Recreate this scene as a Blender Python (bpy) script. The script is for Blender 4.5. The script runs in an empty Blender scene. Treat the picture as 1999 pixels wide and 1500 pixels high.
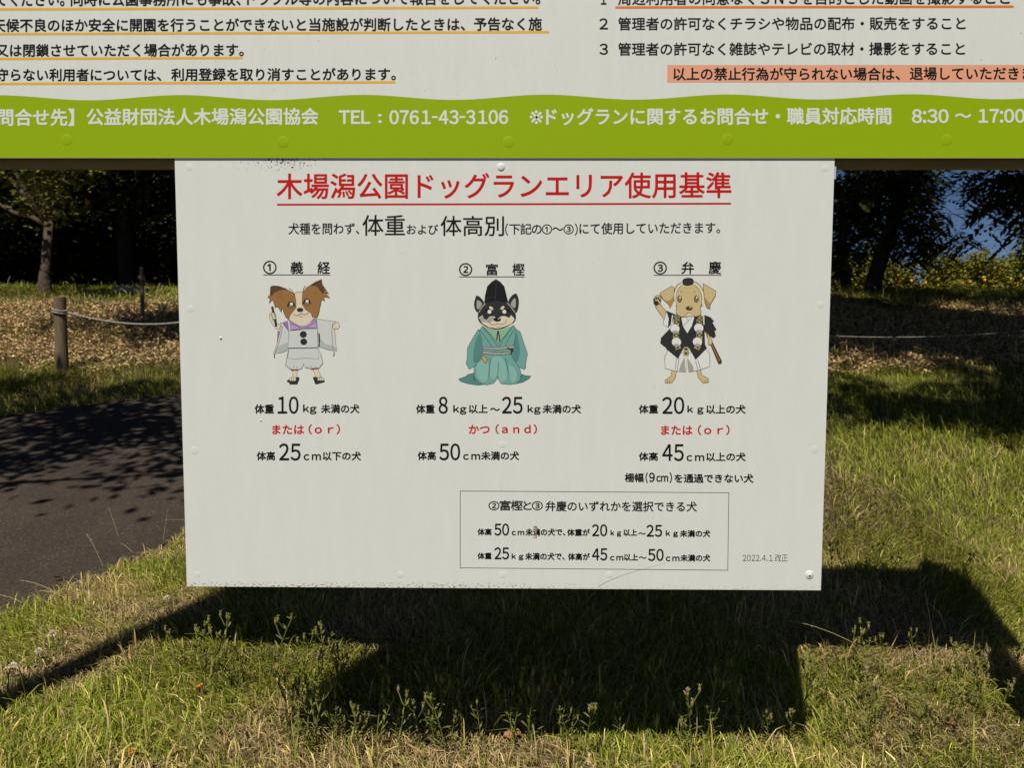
import bpy, bmesh, math, random
import numpy as np
from mathutils import Vector, Matrix, Euler
from mathutils.geometry import tessellate_polygon

R = math.radians
SC = bpy.context.scene
COL = SC.collection
rng = np.random.default_rng(7)
random.seed(7)

# ------------------------------------------------------------------ camera
CAM = Vector((0.0488, -2.1328, 1.38))
PITCH, YAW, ROLL = -0.0716, 0.0108, -0.0025
FPX = 1500.0                      # focal length in pixels of a 1999 x 1500 frame
def _rot(p, y, r):
    return (Matrix.Rotation(y, 3, 'Z') @ Matrix.Rotation(p, 3, 'X') @ Matrix.Rotation(r, 3, 'Y'))
RM = _rot(PITCH, YAW, ROLL)
cam_d = bpy.data.cameras.new('camera')
cam = bpy.data.objects.new('camera', cam_d)
COL.objects.link(cam)
cam_d.sensor_width = 36
cam_d.lens = 36 * FPX / 1999
cam_d.clip_start = 0.05
cam_d.clip_end = 5000
cam.matrix_world = Matrix.Translation(CAM) @ (RM @ Matrix.Rotation(R(90), 3, 'X')).to_4x4()
cam_d.dof.use_dof = True
cam_d.dof.focus_distance = 2.2
cam_d.dof.aperture_fstop = 6.5
SC.camera = cam

# ------------------------------------------------------------------ light
TO_SUN = Vector((-0.19, -0.60, 1.0)).normalized()
SUN_EL = math.asin(TO_SUN.z)
world = bpy.data.worlds.new('World')
SC.world = world
world.use_nodes = True
wn = world.node_tree
bg = wn.nodes['Background']
sky = wn.nodes.new('ShaderNodeTexSky')
sky.sky_type = 'NISHITA'
sky.sun_disc = False
sky.sun_elevation = SUN_EL
sky.sun_rotation = math.atan2(TO_SUN.x, TO_SUN.y)
sky.air_density = 0.48
sky.dust_density = 0.3
sky.ozone_density = 5.0
wn.links.new(sky.outputs[0], bg.inputs[0])
bg.inputs[1].default_value = 0.05
sd = bpy.data.lights.new('sun', 'SUN')
sun = bpy.data.objects.new('sun', sd)
COL.objects.link(sun)
sd.energy = 5.0
sd.angle = R(0.5)
sd.color = (1.0, 0.95, 0.86)
sun.rotation_euler = TO_SUN.to_track_quat('Z', 'Y').to_euler()
sun.location = (0, 0, 30)
SC.view_settings.view_transform = 'Standard'
SC.view_settings.look = 'None'
SC.view_settings.exposure = 0.0
SC.view_settings.gamma = 1.0
SC.render.engine = 'CYCLES'
SC.cycles.use_denoising = True
SC.cycles.max_bounces = 6
SC.cycles.diffuse_bounces = 3

# ------------------------------------------------------------------ helpers
def px_ray(px, py):
    return (RM @ Vector(((px - 999.5) / FPX, 1.0, (750 - py) / FPX)))
def on_plane(px, py, y=0.0):      # pixel of the photograph -> point of the sign plane
    d = px_ray(px, py)
    return CAM + d * ((y - CAM.y) / d.y)
def at(px, py, depth):            # pixel + distance in front of the camera -> world point
    d = px_ray(px, py)
    return CAM + d * (depth / d.y)

def tag(o, label=None, cat=None, group=None, kind=None):
    if label: o['label'] = label
    if cat: o['category'] = cat
    if group: o['group'] = group
    if kind: o['kind'] = kind
    return o
def empty(name, loc, label, cat, group=None):
    o = bpy.data.objects.new(name, None)
    COL.objects.link(o)
    o.location = loc
    o.empty_display_size = 0.1
    return tag(o, label, cat, group)
def link(name, me, parent=None, mats=()):
    o = bpy.data.objects.new(name, me)
    COL.objects.link(o)
    for m in mats:
        me.materials.append(m)
    if parent is not None:
        o.parent = parent
        o.matrix_parent_inverse = Matrix.Translation(-parent.location)
    return o

class MB:
    """collects polygons (world coordinates) with material indices"""
    def __init__(s):
        s.v, s.f, s.mi = [], [], []
    def poly(s, pts, mi=0):
        b = len(s.v)
        s.v += [tuple(p) for p in pts]
        s.f.append(tuple(range(b, b + len(pts))))
        s.mi.append(mi)
    def tris(s, pts, mi=0):        # concave polygon
        b = len(s.v)
        s.v += [tuple(p) for p in pts]
        for t in tessellate_polygon([[Vector(p) for p in pts]]):
            s.f.append((b + t[0], b + t[1], b + t[2]))
            s.mi.append(mi)
    def box(s, a, b, mi=0):
        x0, y0, z0 = a; x1, y1, z1 = b
        k = len(s.v)
        s.v += [(x0,y0,z0),(x1,y0,z0),(x1,y1,z0),(x0,y1,z0),(x0,y0,z1),(x1,y0,z1),(x1,y1,z1),(x0,y1,z1)]
        for f in ((0,3,2,1),(4,5,6,7),(0,1,5,4),(1,2,6,5),(2,3,7,6),(3,0,4,7)):
            s.f.append(tuple(k + i for i in f)); s.mi.append(mi)
    def tube(s, pts, rad, seg=8, mi=0, cap=True):
        pts = [Vector(p) for p in pts]
        if not hasattr(rad, '__len__'): rad = [rad] * len(pts)
        k = len(s.v)
        up = Vector((0.31, 0.17, 0.93)).normalized()
        n = len(pts)
        for i, p in enumerate(pts):
            t = (pts[min(i + 1, n - 1)] - pts[max(i - 1, 0)])
            if t.length < 1e-9: t = Vector((0, 0, 1))
            t.normalize()
            a = t.cross(up)
            if a.length < 0.05: a = t.cross(Vector((1, 0, 0)))
            a.normalize(); b = t.cross(a)
            for j in range(seg):
                w = 2 * math.pi * j / seg
                s.v.append(tuple(p + (a * math.cos(w) + b * math.sin(w)) * rad[i]))
        for i in range(n - 1):
            for j in range(seg):
                s.f.append((k + i*seg + j, k + i*seg + (j+1) % seg, k + (i+1)*seg + (j+1) % seg, k + (i+1)*seg + j))
                s.mi.append(mi)
        if cap:
            s.f.append(tuple(k + j for j in range(seg))[::-1]); s.mi.append(mi)
            s.f.append(tuple(k + (n-1)*seg + j for j in range(seg))); s.mi.append(mi)
    def build(s, name, mats, parent=None, smooth=False, bevel=0, fix=False):
        me = bpy.data.meshes.new(name)
        me.from_pydata(s.v, [], s.f)
        me.polygons.foreach_set('material_index', s.mi)
        if smooth: me.polygons.foreach_set('use_smooth', [True] * len(s.f))
        if fix or bevel:
            bm = bmesh.new(); bm.from_mesh(me)
            if bevel:
                bmesh.ops.bevel(bm, geom=list(bm.edges), offset=bevel, segments=2, affect='EDGES', profile=0.6)
            bmesh.ops.recalc_face_normals(bm, faces=bm.faces)
            bm.to_mesh(me); bm.free()
        me.update()
        return link(name, me, parent, mats if isinstance(mats, (list, tuple)) else [mats])

def np_mesh(name, V, loops, sizes, mats, parent=None, cols=None, mi=None, smooth=False):
    me = bpy.data.meshes.new(name)
    nv, nl, nf = len(V), len(loops), len(sizes)
    me.vertices.add(nv); me.loops.add(nl); me.polygons.add(nf)
    me.vertices.foreach_set('co', np.ascontiguousarray(V, np.float32).ravel())
    me.loops.foreach_set('vertex_index', np.ascontiguousarray(loops, np.int32))
    st = np.zeros(nf, np.int32); st[1:] = np.cumsum(sizes)[:-1]
    me.polygons.foreach_set('loop_start', st)
    if mi is not None: me.polygons.foreach_set('material_index', np.ascontiguousarray(mi, np.int32))
    if smooth: me.polygons.foreach_set('use_smooth', np.ones(nf, bool))
    me.update(calc_edges=True)
    if cols is not None:
        a = me.color_attributes.new('tint', 'FLOAT_COLOR', 'POINT')
        c = np.ones((nv, 4), np.float32); c[:, :3] = cols
        a.data.foreach_set('color', c.ravel())
    return link(name, me, parent, mats if isinstance(mats, (list, tuple)) else [mats])

def _hash(ix, iy, s):
    h = (ix.astype(np.int64) * 374761393 + iy.astype(np.int64) * 668265263 + s * 974634777) & 0x7fffffff
    h = ((h ^ (h >> 13)) * 1274126177) & 0x7fffffff
    return ((h ^ (h >> 16)) & 0xffff) / 65535.0
def noise2(x, y, s=0):
    x = np.asarray(x, float); y = np.asarray(y, float)
    ix = np.floor(x); iy = np.floor(y)
    fx = x - ix; fy = y - iy
    fx = fx*fx*(3-2*fx); fy = fy*fy*(3-2*fy)
    a = _hash(ix, iy, s); b = _hash(ix+1, iy, s); c = _hash(ix, iy+1, s); d = _hash(ix+1, iy+1, s)
    return (a*(1-fx)+b*fx)*(1-fy) + (c*(1-fx)+d*fx)*fy
def fbm(x, y, s=0):
    return 0.55*noise2(x, y, s) + 0.3*noise2(x*2.1, y*2.1, s+1) + 0.15*noise2(x*4.3, y*4.3, s+2)

# ------------------------------------------------------------------ materials
def mat(name, color, rough=0.6, spec=0.4, bump=None, vary=None, coat=0.0):
    """bump = (scale, strength), vary = (scale, amount, second colour)"""
    m = bpy.data.materials.new(name)
    m.use_nodes = True
    nt = m.node_tree
    p = nt.nodes['Principled BSDF']
    p.inputs['Base Color'].default_value = (*color, 1)
    p.inputs['Roughness'].default_value = rough
    p.inputs['Specular IOR Level'].default_value = spec
    if coat:
        p.inputs['Coat Weight'].default_value = coat
        p.inputs['Coat Roughness'].default_value = 0.2
    if bump or vary:
        tc = nt.nodes.new('ShaderNodeTexCoord')
    if vary:
        n = nt.nodes.new('ShaderNodeTexNoise'); n.inputs['Scale'].default_value = vary[0]
        n.inputs['Detail'].default_value = 6
        mp = nt.nodes.new('ShaderNodeMapping')
        if len(vary) > 3: mp.inputs['Scale'].default_value = vary[3]
        nt.links.new(tc.outputs['Object'], mp.inputs[0]); nt.links.new(mp.outputs[0], n.inputs['Vector'])
        r = nt.nodes.new('ShaderNodeValToRGB')
        r.color_ramp.elements[0].position = 0.5 - vary[1] / 2; r.color_ramp.elements[1].position = 0.5 + vary[1] / 2
        r.color_ramp.elements[0].color = (*color, 1); r.color_ramp.elements[1].color = (*vary[2], 1)
        nt.links.new(n.outputs['Fac'], r.inputs[0]); nt.links.new(r.outputs[0], p.inputs['Base Color'])
    if bump:
        n = nt.nodes.new('ShaderNodeTexNoise'); n.inputs['Scale'].default_value = bump[0]
        n.inputs['Detail'].default_value = 8
        b = nt.nodes.new('ShaderNodeBump'); b.inputs['Strength'].default_value = bump[1]
        b.inputs['Distance'].default_value = bump[2] if len(bump) > 2 else 0.01
        nt.links.new(tc.outputs['Object'], n.inputs['Vector'])
        nt.links.new(n.outputs['Fac'], b.inputs['Height']); nt.links.new(b.outputs[0], p.inputs['Normal'])
    return m
def tint_mat(name, rough=0.6, spec=0.25, mul=1.0, trans=0.0):
    m = bpy.data.materials.new(name)
    m.use_nodes = True
    nt = m.node_tree
    p = nt.nodes['Principled BSDF']
    a = nt.nodes.new('ShaderNodeVertexColor'); a.layer_name = 'tint'
    nt.links.new(a.outputs[0], p.inputs['Base Color'])
    p.inputs['Roughness'].default_value = rough
    p.inputs['Specular IOR Level'].default_value = spec
    if trans:
        t = nt.nodes.new('ShaderNodeBsdfTranslucent'); nt.links.new(a.outputs[0], t.inputs[0])
        mx = nt.nodes.new('ShaderNodeMixShader'); mx.inputs[0].default_value = trans
        nt.links.new(p.outputs[0], mx.inputs[1]); nt.links.new(t.outputs[0], mx.inputs[2])
        nt.links.new(mx.outputs[0], nt.nodes['Material Output'].inputs[0])
    return m

M = {}
def flat(key, c, rough=0.45, spec=0.35):
    M[key] = mat(key, c, rough, spec)
    return M[key]

M['grass'] = tint_mat('grass blade', 0.5, 0.2, trans=0.18)
M['leaf'] = tint_mat('tree leaf', 0.6, 0.08)
M['litter'] = tint_mat('dry litter', 0.8, 0.15)
M['bark'] = mat('bark', (0.055, 0.036, 0.024), 0.9, 0.15, bump=(14, 0.8, 0.03), vary=(5, 0.3, (0.10, 0.074, 0.053), (6, 6, 1.2)))
M['dark_bark'] = mat('dark bark', (0.026, 0.020, 0.015), 0.9, 0.1, bump=(12, 0.8, 0.03), vary=(5, 0.3, (0.055, 0.042, 0.032), (6, 6, 1.2)))
M['post_wood'] = mat('weathered post wood', (0.20, 0.15, 0.09), 0.85, 0.15, bump=(30, 0.4, 0.004), vary=(6, 0.35, (0.11, 0.085, 0.05), (8, 8, 0.8)))
M['rail_wood'] = mat('stained rail wood', (0.32, 0.25, 0.09), 0.7, 0.2, bump=(40, 0.3, 0.003), vary=(4, 0.4, (0.22, 0.165, 0.06), (1, 8, 8)))
M['rope'] = mat('braided rope', (0.36, 0.33, 0.28), 0.8, 0.2, vary=(90, 0.2, (0.2, 0.19, 0.17)))
M['stone'] = mat('pale stone', (0.2, 0.185, 0.16), 0.85, 0.2, bump=(9, 0.6, 0.03), vary=(6, 0.3, (0.18, 0.17, 0.15)))
M['metal'] = mat('grey metal', (0.45, 0.45, 0.45), 0.45, 0.5)

def asphalt():
    m = mat('worn asphalt', (0.052, 0.045, 0.041), 0.85, 0.25, bump=(160, 0.6, 0.006))
    nt = m.node_tree; p = nt.nodes['Principled BSDF']
    tc = nt.nodes.new('ShaderNodeTexCoord')
    v = nt.nodes.new('ShaderNodeTexVoronoi'); v.inputs['Scale'].default_value = 150
    big = nt.nodes.new('ShaderNodeTexNoise'); big.inputs['Scale'].default_value = 1.1; big.inputs['Detail'].default_value = 6
    nt.links.new(tc.outputs['Object'], v.inputs['Vector']); nt.links.new(tc.outputs['Object'], big.inputs['Vector'])
    r = nt.nodes.new('ShaderNodeValToRGB')
    e = r.color_ramp.elements
    e[0].position = 0.0; e[0].color = (0.031, 0.023, 0.018, 1)
    e[1].position = 0.95; e[1].color = (0.060, 0.046, 0.035, 1)
    n = r.color_ramp.elements.new(0.985); n.color = (0.12, 0.105, 0.09, 1)
    sep = nt.nodes.new('ShaderNodeSeparateColor')
    nt.links.new(v.outputs['Color'], sep.inputs[0]); nt.links.new(sep.outputs[0], r.inputs[0])
    mx = nt.nodes.new('ShaderNodeMix'); mx.data_type = 'RGBA'; mx.blend_type = 'MULTIPLY'; mx.inputs[0].default_value = 1
    r2 = nt.nodes.new('ShaderNodeValToRGB'); r2.color_ramp.elements[0].color = (0.75, 0.74, 0.72, 1); r2.color_ramp.elements[1].color = (1.2, 1.15, 1.1, 1)
    r2.color_ramp.elements[0].position = 0.35; r2.color_ramp.elements[1].position = 0.65
    nt.links.new(big.outputs['Fac'], r2.inputs[0])
    nt.links.new(r.outputs[0], mx.inputs[6]); nt.links.new(r2.outputs[0], mx.inputs[7]); nt.links.new(mx.outputs[2], p.inputs['Base Color'])
    return m
M['asphalt'] = asphalt()

def soil():
    """thatch near the sign, leaf litter on the bank"""
    m = mat('soil and thatch', (0.1, 0.08, 0.05), 0.95, 0.1, bump=(45, 0.9, 0.02))
    nt = m.node_tree; p = nt.nodes['Principled BSDF']
    tc = nt.nodes.new('ShaderNodeTexCoord')
    n1 = nt.nodes.new('ShaderNodeTexNoise'); n1.inputs['Scale'].default_value = 60; n1.inputs['Detail'].default_value = 8
    n2 = nt.nodes.new('ShaderNodeTexNoise'); n2.inputs['Scale'].default_value = 1.3; n2.inputs['Detail'].default_value = 5
    for n in (n1, n2): nt.links.new(tc.outputs['Object'], n.inputs['Vector'])
    r1 = nt.nodes.new('ShaderNodeValToRGB')
    r1.color_ramp.elements[0].position = 0.35; r1.color_ramp.elements[1].position = 0.68
    r1.color_ramp.elements[0].color = (0.03, 0.02, 0.012, 1); r1.color_ramp.elements[1].color = (0.17, 0.115, 0.06, 1)
    r2 = nt.nodes.new('ShaderNodeValToRGB')
    r2.color_ramp.elements[0].position = 0.35; r2.color_ramp.elements[1].position = 0.7
    r2.color_ramp.elements[0].color = (0.04, 0.042, 0.014, 1); r2.color_ramp.elements[1].color = (0.14, 0.10, 0.05, 1)
    mx = nt.nodes.new('ShaderNodeMix'); mx.data_type = 'RGBA'; mx.inputs[0].default_value = 0.5
    nt.links.new(n1.outputs['Fac'], r1.inputs[0]); nt.links.new(n2.outputs['Fac'], r2.inputs[0])
    nt.links.new(r1.outputs[0], mx.inputs[6]); nt.links.new(r2.outputs[0], mx.inputs[7])
    nt.links.new(mx.outputs[2], p.inputs['Base Color'])
    return m
M['soil'] = soil()

def panel_mat(name, z_top, z_bot, dirty):
    """painted sheet: faint vertical weathering, mildew at the top edge, dirt at the bottom edge"""
    m = mat(name, (0.68, 0.695, 0.65), 0.42, 0.25)
    nt = m.node_tree; p = nt.nodes['Principled BSDF']
    tc = nt.nodes.new('ShaderNodeTexCoord')
    sx = nt.nodes.new('ShaderNodeSeparateXYZ'); nt.links.new(tc.outputs['Object'], sx.inputs[0])
    def noise(scale, sc3, detail=6):
        mp = nt.nodes.new('ShaderNodeMapping'); mp.inputs['Scale'].default_value = sc3
        n = nt.nodes.new('ShaderNodeTexNoise'); n.inputs['Scale'].default_value = scale; n.inputs['Detail'].default_value = detail
        nt.links.new(tc.outputs['Object'], mp.inputs[0]); nt.links.new(mp.outputs[0], n.inputs['Vector'])
        return n.outputs['Fac']
    def ramp(v, a, b, ca=(0,0,0,1), cb=(1,1,1,1)):
        r = nt.nodes.new('ShaderNodeValToRGB')
        r.color_ramp.elements[0].position = a; r.color_ramp.elements[1].position = b
        r.color_ramp.elements[0].color = ca; r.color_ramp.elements[1].color = cb
        nt.links.new(v, r.inputs[0]); return r.outputs[0]
    def math_(op, a, b):
        k = nt.nodes.new('ShaderNodeMath'); k.operation = op
        for i, q in enumerate((a, b)):
            if isinstance(q, (int, float)): k.inputs[i].default_value = q
            else: nt.links.new(q, k.inputs[i])
        return k.outputs[0]
    def mix(f, a, b):
        k = nt.nodes.new('ShaderNodeMix'); k.data_type = 'RGBA'
        nt.links.new(f, k.inputs[0]); nt.links.new(a, k.inputs[6])
        if isinstance(b, tuple): k.inputs[7].default_value = b
        else: nt.links.new(b, k.inputs[7])
        return k.outputs[2]
    base = ramp(noise(9, (3, 1, 0.6)), 0.3, 0.7, (0.665, 0.68, 0.635, 1), (0.70, 0.715, 0.67, 1))
    fine = ramp(noise(70, (2, 1, 0.5)), 0.28, 0.5, (0.625, 0.637, 0.59, 1), (0.70, 0.715, 0.67, 1))
    k = nt.nodes.new('ShaderNodeMix'); k.data_type = 'RGBA'; k.inputs[0].default_value = 0.2
    nt.links.new(base, k.inputs[6]); nt.links.new(fine, k.inputs[7]); c = k.outputs[2]
    # tiny specks
    sp = ramp(noise(120, (1, 1, 1), 2), 0.765, 0.785)
    c = mix(math_('MULTIPLY', sp, 0.8), c, (0.1, 0.08, 0.06, 1))
    if dirty:
        # brown dirt along the lower edge (a strip 12 mm high), heavier left of the middle
        h = math_('SUBTRACT', sx.outputs['Z'], z_bot)
        edge = ramp(math_('MULTIPLY', h, 1 / 0.022), 0.3, 0.9, (1,1,1,1), (0,0,0,1))
        lft = ramp(math_('ADD', math_('MULTIPLY', sx.outputs['X'], 0.5), 0.5), 0.45, 0.62, (1,1,1,1), (0.3,0.3,0.3,1))
        dn = ramp(noise(150, (0.8, 1, 1.2)), 0.52, 0.64)
        c = mix(math_('MULTIPLY', math_('MULTIPLY', edge, dn), lft), c, (0.22, 0.17, 0.10, 1))
        # mildew specks under the upper edge
        h2 = math_('SUBTRACT', z_top, sx.outputs['Z'])
        e2 = ramp(math_('MULTIPLY', h2, 1 / 0.045), 0.0, 1.0, (1,1,1,1), (0,0,0,1))
        band = ramp(math_('ABSOLUTE', math_('ADD', sx.outputs['X'], 0.60), 0), 0.0, 0.16, (1,1,1,1), (0,0,0,1))
        n3 = math_('ADD', noise(190, (1, 1, 0.8), 3), math_('MULTIPLY', math_('MULTIPLY', e2, band), 0.21))
        mil = math_('MULTIPLY', math_('MULTIPLY', ramp(n3, 0.67, 0.73), ramp(band, 0.0, 0.2)), ramp(e2, 0.0, 0.15))
        c = mix(mil, c, (0.03, 0.03, 0.025, 1))
    nt.links.new(c, p.inputs['Base Color'])
    b = nt.nodes.new('ShaderNodeBump'); b.inputs['Strength'].default_value = 0.08; b.inputs['Distance'].default_value = 0.002
    nt.links.new(noise(40, (2, 1, 0.6)), b.inputs['Height']); nt.links.new(b.outputs[0], p.inputs['Normal'])
    return m

# ------------------------------------------------------------------ terrain
_dt = np.arange(-40, 200, 0.1)
_ht = np.interp(_dt, [-40, 4.2, 10, 15.3, 16.5, 40, 200], [0, 0, 0.86, 2.10, 2.17, 2.2, 2.2])
_k = np.hanning(13); _k /= _k.sum()
_hs = np.convolve(np.pad(_ht, 6, mode='edge'), _k, mode='valid')
ED = [-40, 0, 2.4, 3.56, 4.76, 6.2, 7.8, 10, 13, 22, 24]
EX = [-2.9, -2.7, -2.48, -2.37, -2.04, -1.2, -0.1, 0.7, 1.0, 1.0, 1.0]
LD = [-40, 0, 3, 5.5, 7.6, 8.56, 9.6, 11, 13, 22, 24]
LX = [-6.6, -6.6, -6.6, -6.3, -5.06, -3.68, -2.8, -2.0, -1.7, -1.6, -1.6]
def path_in(x, d, grow=0.0):
    return (x > np.interp(d, LD, LX) - grow) & (x < np.interp(d, ED, EX) + grow) & (d < 22.5)
def hgt(x, y):
    d = np.asarray(y) - CAM.y
    x = np.asarray(x)
    h = np.interp(d, _dt, _hs)
    w = np.clip((np.abs(d - 12) < 60) * 1.0, 0, 1)
    n = (fbm(x * 0.55, d * 0.55, 11) - 0.5) * 0.09 + (noise2(x * 0.16, d * 0.16, 5) - 0.5) * 0.12 * np.clip((d - 6) / 8, 0, 1)
    return h + n * w * (~path_in(x, d, 0.25) * 0.8 + 0.2)
def hz(x, y): return float(hgt(np.array([x]), np.array([y]))[0])
def ground_at(px, py):            # where the line of sight through a pixel meets the ground
    d = px_ray(px, py)
    t = 1.0
    while t < 60:
        p = CAM + d * t
        if p.z < hz(p.x, p.y): return Vector((p.x, p.y, hz(p.x, p.y)))
        t += 0.02
    return None

def axis(lo, hi, fine, step, far):
    a = list(np.arange(lo, hi + 1e-6, fine))
    s, q = step, hi
    up = []
    while q < far: q += s; s *= 1.35; up.append(q)
    s, q = step, lo
    dn = []
    while q > -far: q -= s; s *= 1.35; dn.append(q)
    return np.array(dn[::-1] + a + up)
gx = axis(-10, 12, 0.16, 0.4, 1600); gy = axis(-2, 20, 0.16, 0.4, 1600)
GX, GY = np.meshgrid(gx, gy)
GZ = hgt(GX, GY)
V = np.stack([GX.ravel(), GY.ravel(), GZ.ravel()], 1)
nx, ny = len(gx), len(gy)
I, J = np.meshgrid(np.arange(nx - 1), np.arange(ny - 1))
q = (J * nx + I).ravel()
loops = np.stack([q, q + 1, q + nx + 1, q + nx], 1)
tag(np_mesh('ground', V, loops.ravel(), np.full(len(q), 4), M['soil'], smooth=True), kind='structure')

pd = np.arange(-30, 22.4, 0.2)
pv, pf = [], []
NC = 26
for i, d in enumerate(pd):
    a, b = np.interp(d, LD, LX), np.interp(d, ED, EX)
    for j in range(NC + 1):
        x = a + (b - a) * j / NC + 0.03 * math.sin(i * 0.9) * (j in (0, NC))
        pv.append((x, d + CAM.y, hz(x, d + CAM.y) + 0.012))
for i in range(len(pd) - 1):
    for j in range(NC):
        k = i * (NC + 1) + j
        pf.append((k, k + 1, k + NC + 2, k + NC + 1))
me = bpy.data.meshes.new('path'); me.from_pydata(pv, [], pf); me.polygons.foreach_set('use_smooth', [True] * len(pf))
tag(link('path', me, None, [M['asphalt']]), kind='structure')

# ------------------------------------------------------------------ the two boards
ZT = CAM.z + 0.4644               # lower edge of the big board = upper edge of the small one
UY = -0.004                       # front of the big board, 4 mm proud
M['white_panel'] = panel_mat('white painted sheet', ZT, ZT - 1.2, True)
M['white_panel_big'] = panel_mat('white printed sheet', ZT + 1.75, ZT, False)
flat('ink_black', (0.010, 0.009, 0.009), 0.5, 0.12)
flat('ink_grey', (0.05, 0.05, 0.05))
flat('ink_red', (0.50, 0.010, 0.008), 0.5, 0.15)
flat('ink_yellow', (0.78, 0.43, 0.03))
flat('ink_orange', (0.72, 0.20, 0.02))
flat('ink_peach', (0.76, 0.36, 0.22))
flat('ink_white', (0.69, 0.71, 0.615))
M['green_band'] = mat('green printed band', (0.275, 0.405, 0.002), 0.36, 0.22, bump=(60, 0.04, 0.002))

_glyphs = {}
def _raw(s):
    if s not in _glyphs:
        c = bpy.data.curves.new('t', 'FONT')
        c.body = s; c.resolution_u = 3
        o = bpy.data.objects.new('t', c); COL.objects.link(o)
        bpy.context.view_layer.update()
        me = bpy.data.meshes.new_from_object(o.evaluated_get(bpy.context.evaluated_depsgraph_get()))
        _glyphs[s] = ([(v.co.x, v.co.y) for v in me.vertices], [tuple(p.vertices) for p in me.polygons])
        bpy.data.objects.remove(o); bpy.data.curves.remove(c); bpy.data.meshes.remove(me)
    return _glyphs[s]
def text_mesh(s):
    if any(ord(c) > 127 and c != ' ' for c in s) and not any(c.isdigit() for c in s):
        return _raw(s)
    V, F, x = [], [], 0.0          # plain letters and digits: one Japanese full-width glyph after another, set close
    for c in s:
        if c == ' ': x += 0.25; continue
        v, f = _raw(chr(ord(c) + 0xFEE0) if 33 <= ord(c) <= 126 else c)
        lo = min(p[0] for p in v); hi = max(p[0] for p in v)
        side = 0.05 if ord(c) < 127 else 0.02
        if c == '-':
            v = [(lo + (p[0] - lo) * 0.42, p[1]) for p in v]; hi = lo + (hi - lo) * 0.42
        pad = 0.12 if c == '1' else 0.0
        k = len(V)
        V += [(p[0] - lo + x + side + pad, p[1]) for p in v]
        F += [tuple(k + i for i in q) for q in f]
        x += hi - lo + 2 * side + 1.2 * pad
    return V, F

def lettering(runs, material, parent, y, bold=0.012):
    """runs = (text, left, right, top, bottom[, top and bottom at the right end]) in photo pixels of the ink;
    bold = how far the strokes are thickened, in parts of the ink height of the run"""
    V, F = [], []
    layer = 0
    for r in runs:
        s, x0, x1, t0, b0 = r[:5]
        t1, b1 = (r[5], r[6]) if len(r) > 5 else (t0, b0)
        vs, fs = text_mesh(s)
        if not vs: continue
        xs = [v[0] for v in vs]; ys = [v[1] for v in vs]
        ax, bx, ay, by = min(xs), max(xs), min(ys), max(ys)
        e = bold * 27 * 0.00142 if bold else 0
        P00, P10 = on_plane(x0, b0, y), on_plane(x1, b1, y)
        P01, P11 = on_plane(x0, t0, y), on_plane(x1, t1, y)
        for p in (P00, P01): p.x += e
        for p in (P10, P11): p.x -= e
        for p in (P00, P10): p.z += e
        for p in (P01, P11): p.z -= e
        base = []
        for v in vs:
            u = (v[0] - ax) / max(bx - ax, 1e-6); w = (v[1] - ay) / max(by - ay, 1e-6)
            p = (P00 * (1 - u) + P10 * u) * (1 - w) + (P01 * (1 - u) + P11 * u) * w
            base.append((p.x, p.z))
        n = 8 if e else 1
        for j in range(n):
            k = len(V)
            dx, dz = (e * math.cos(2 * math.pi * j / n), e * math.sin(2 * math.pi * j / n)) if e else (0, 0)
            V += [(q[0] + dx, y - j * 0.00001, q[1] + dz) for q in base]
            F += [tuple(k + i for i in f) for f in fs]
    me = bpy.data.meshes.new('lettering'); me.from_pydata(V, [], F); me.update()
    return link('lettering', me, parent, [material])

def line(name, p, q, th, material, parent, y, round_end=False):
    a, b = on_plane(*p, y), on_plane(*q, y)
    h = th / 2 * 0.00142
    mb = MB()
    pts = [(a.x, y, a.z - h), (b.x, y, b.z - h)]
    if round_end: pts += [(b.x + h * math.sin(w), y, b.z - h * math.cos(w)) for w in np.linspace(0.3, 2.8, 6)]
    pts += [(b.x, y, b.z + h), (a.x, y, a.z + h)]
    mb.poly(pts)
    return mb.build(name, material, parent)

def dome(px, py, rad, hgt_, material, parent, y, name='rivet', dent=False):
    p = on_plane(px, py, y)
    prof = [(1.0, 0.0), (0.9, 0.45), (0.62, 0.85), (0.25, 1.0), (0.0, 1.0)]
    n = 20
    v, f = [], []
    for (r_, h) in prof[:-1]:
        for j in range(n):
            w = 2 * math.pi * j / n
            v.append((p.x + rad * r_ * math.cos(w), y - hgt_ * h, p.z + rad * r_ * math.sin(w)))
    c = len(v); v.append((p.x, y - hgt_, p.z))
    for i in range(3):
        for j in range(n):
            f.append((i*n + j, i*n + (j+1) % n, (i+1)*n + (j+1) % n, (i+1)*n + j))
    for j in range(n): f.append((3*n + j, 3*n + (j+1) % n, c))
    me = bpy.data.meshes.new(name); me.from_pydata(v, [], f); me.polygons.foreach_set('use_smooth', [True] * len(f))
    me.update()
    return link(name, me, parent, [material])

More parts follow.
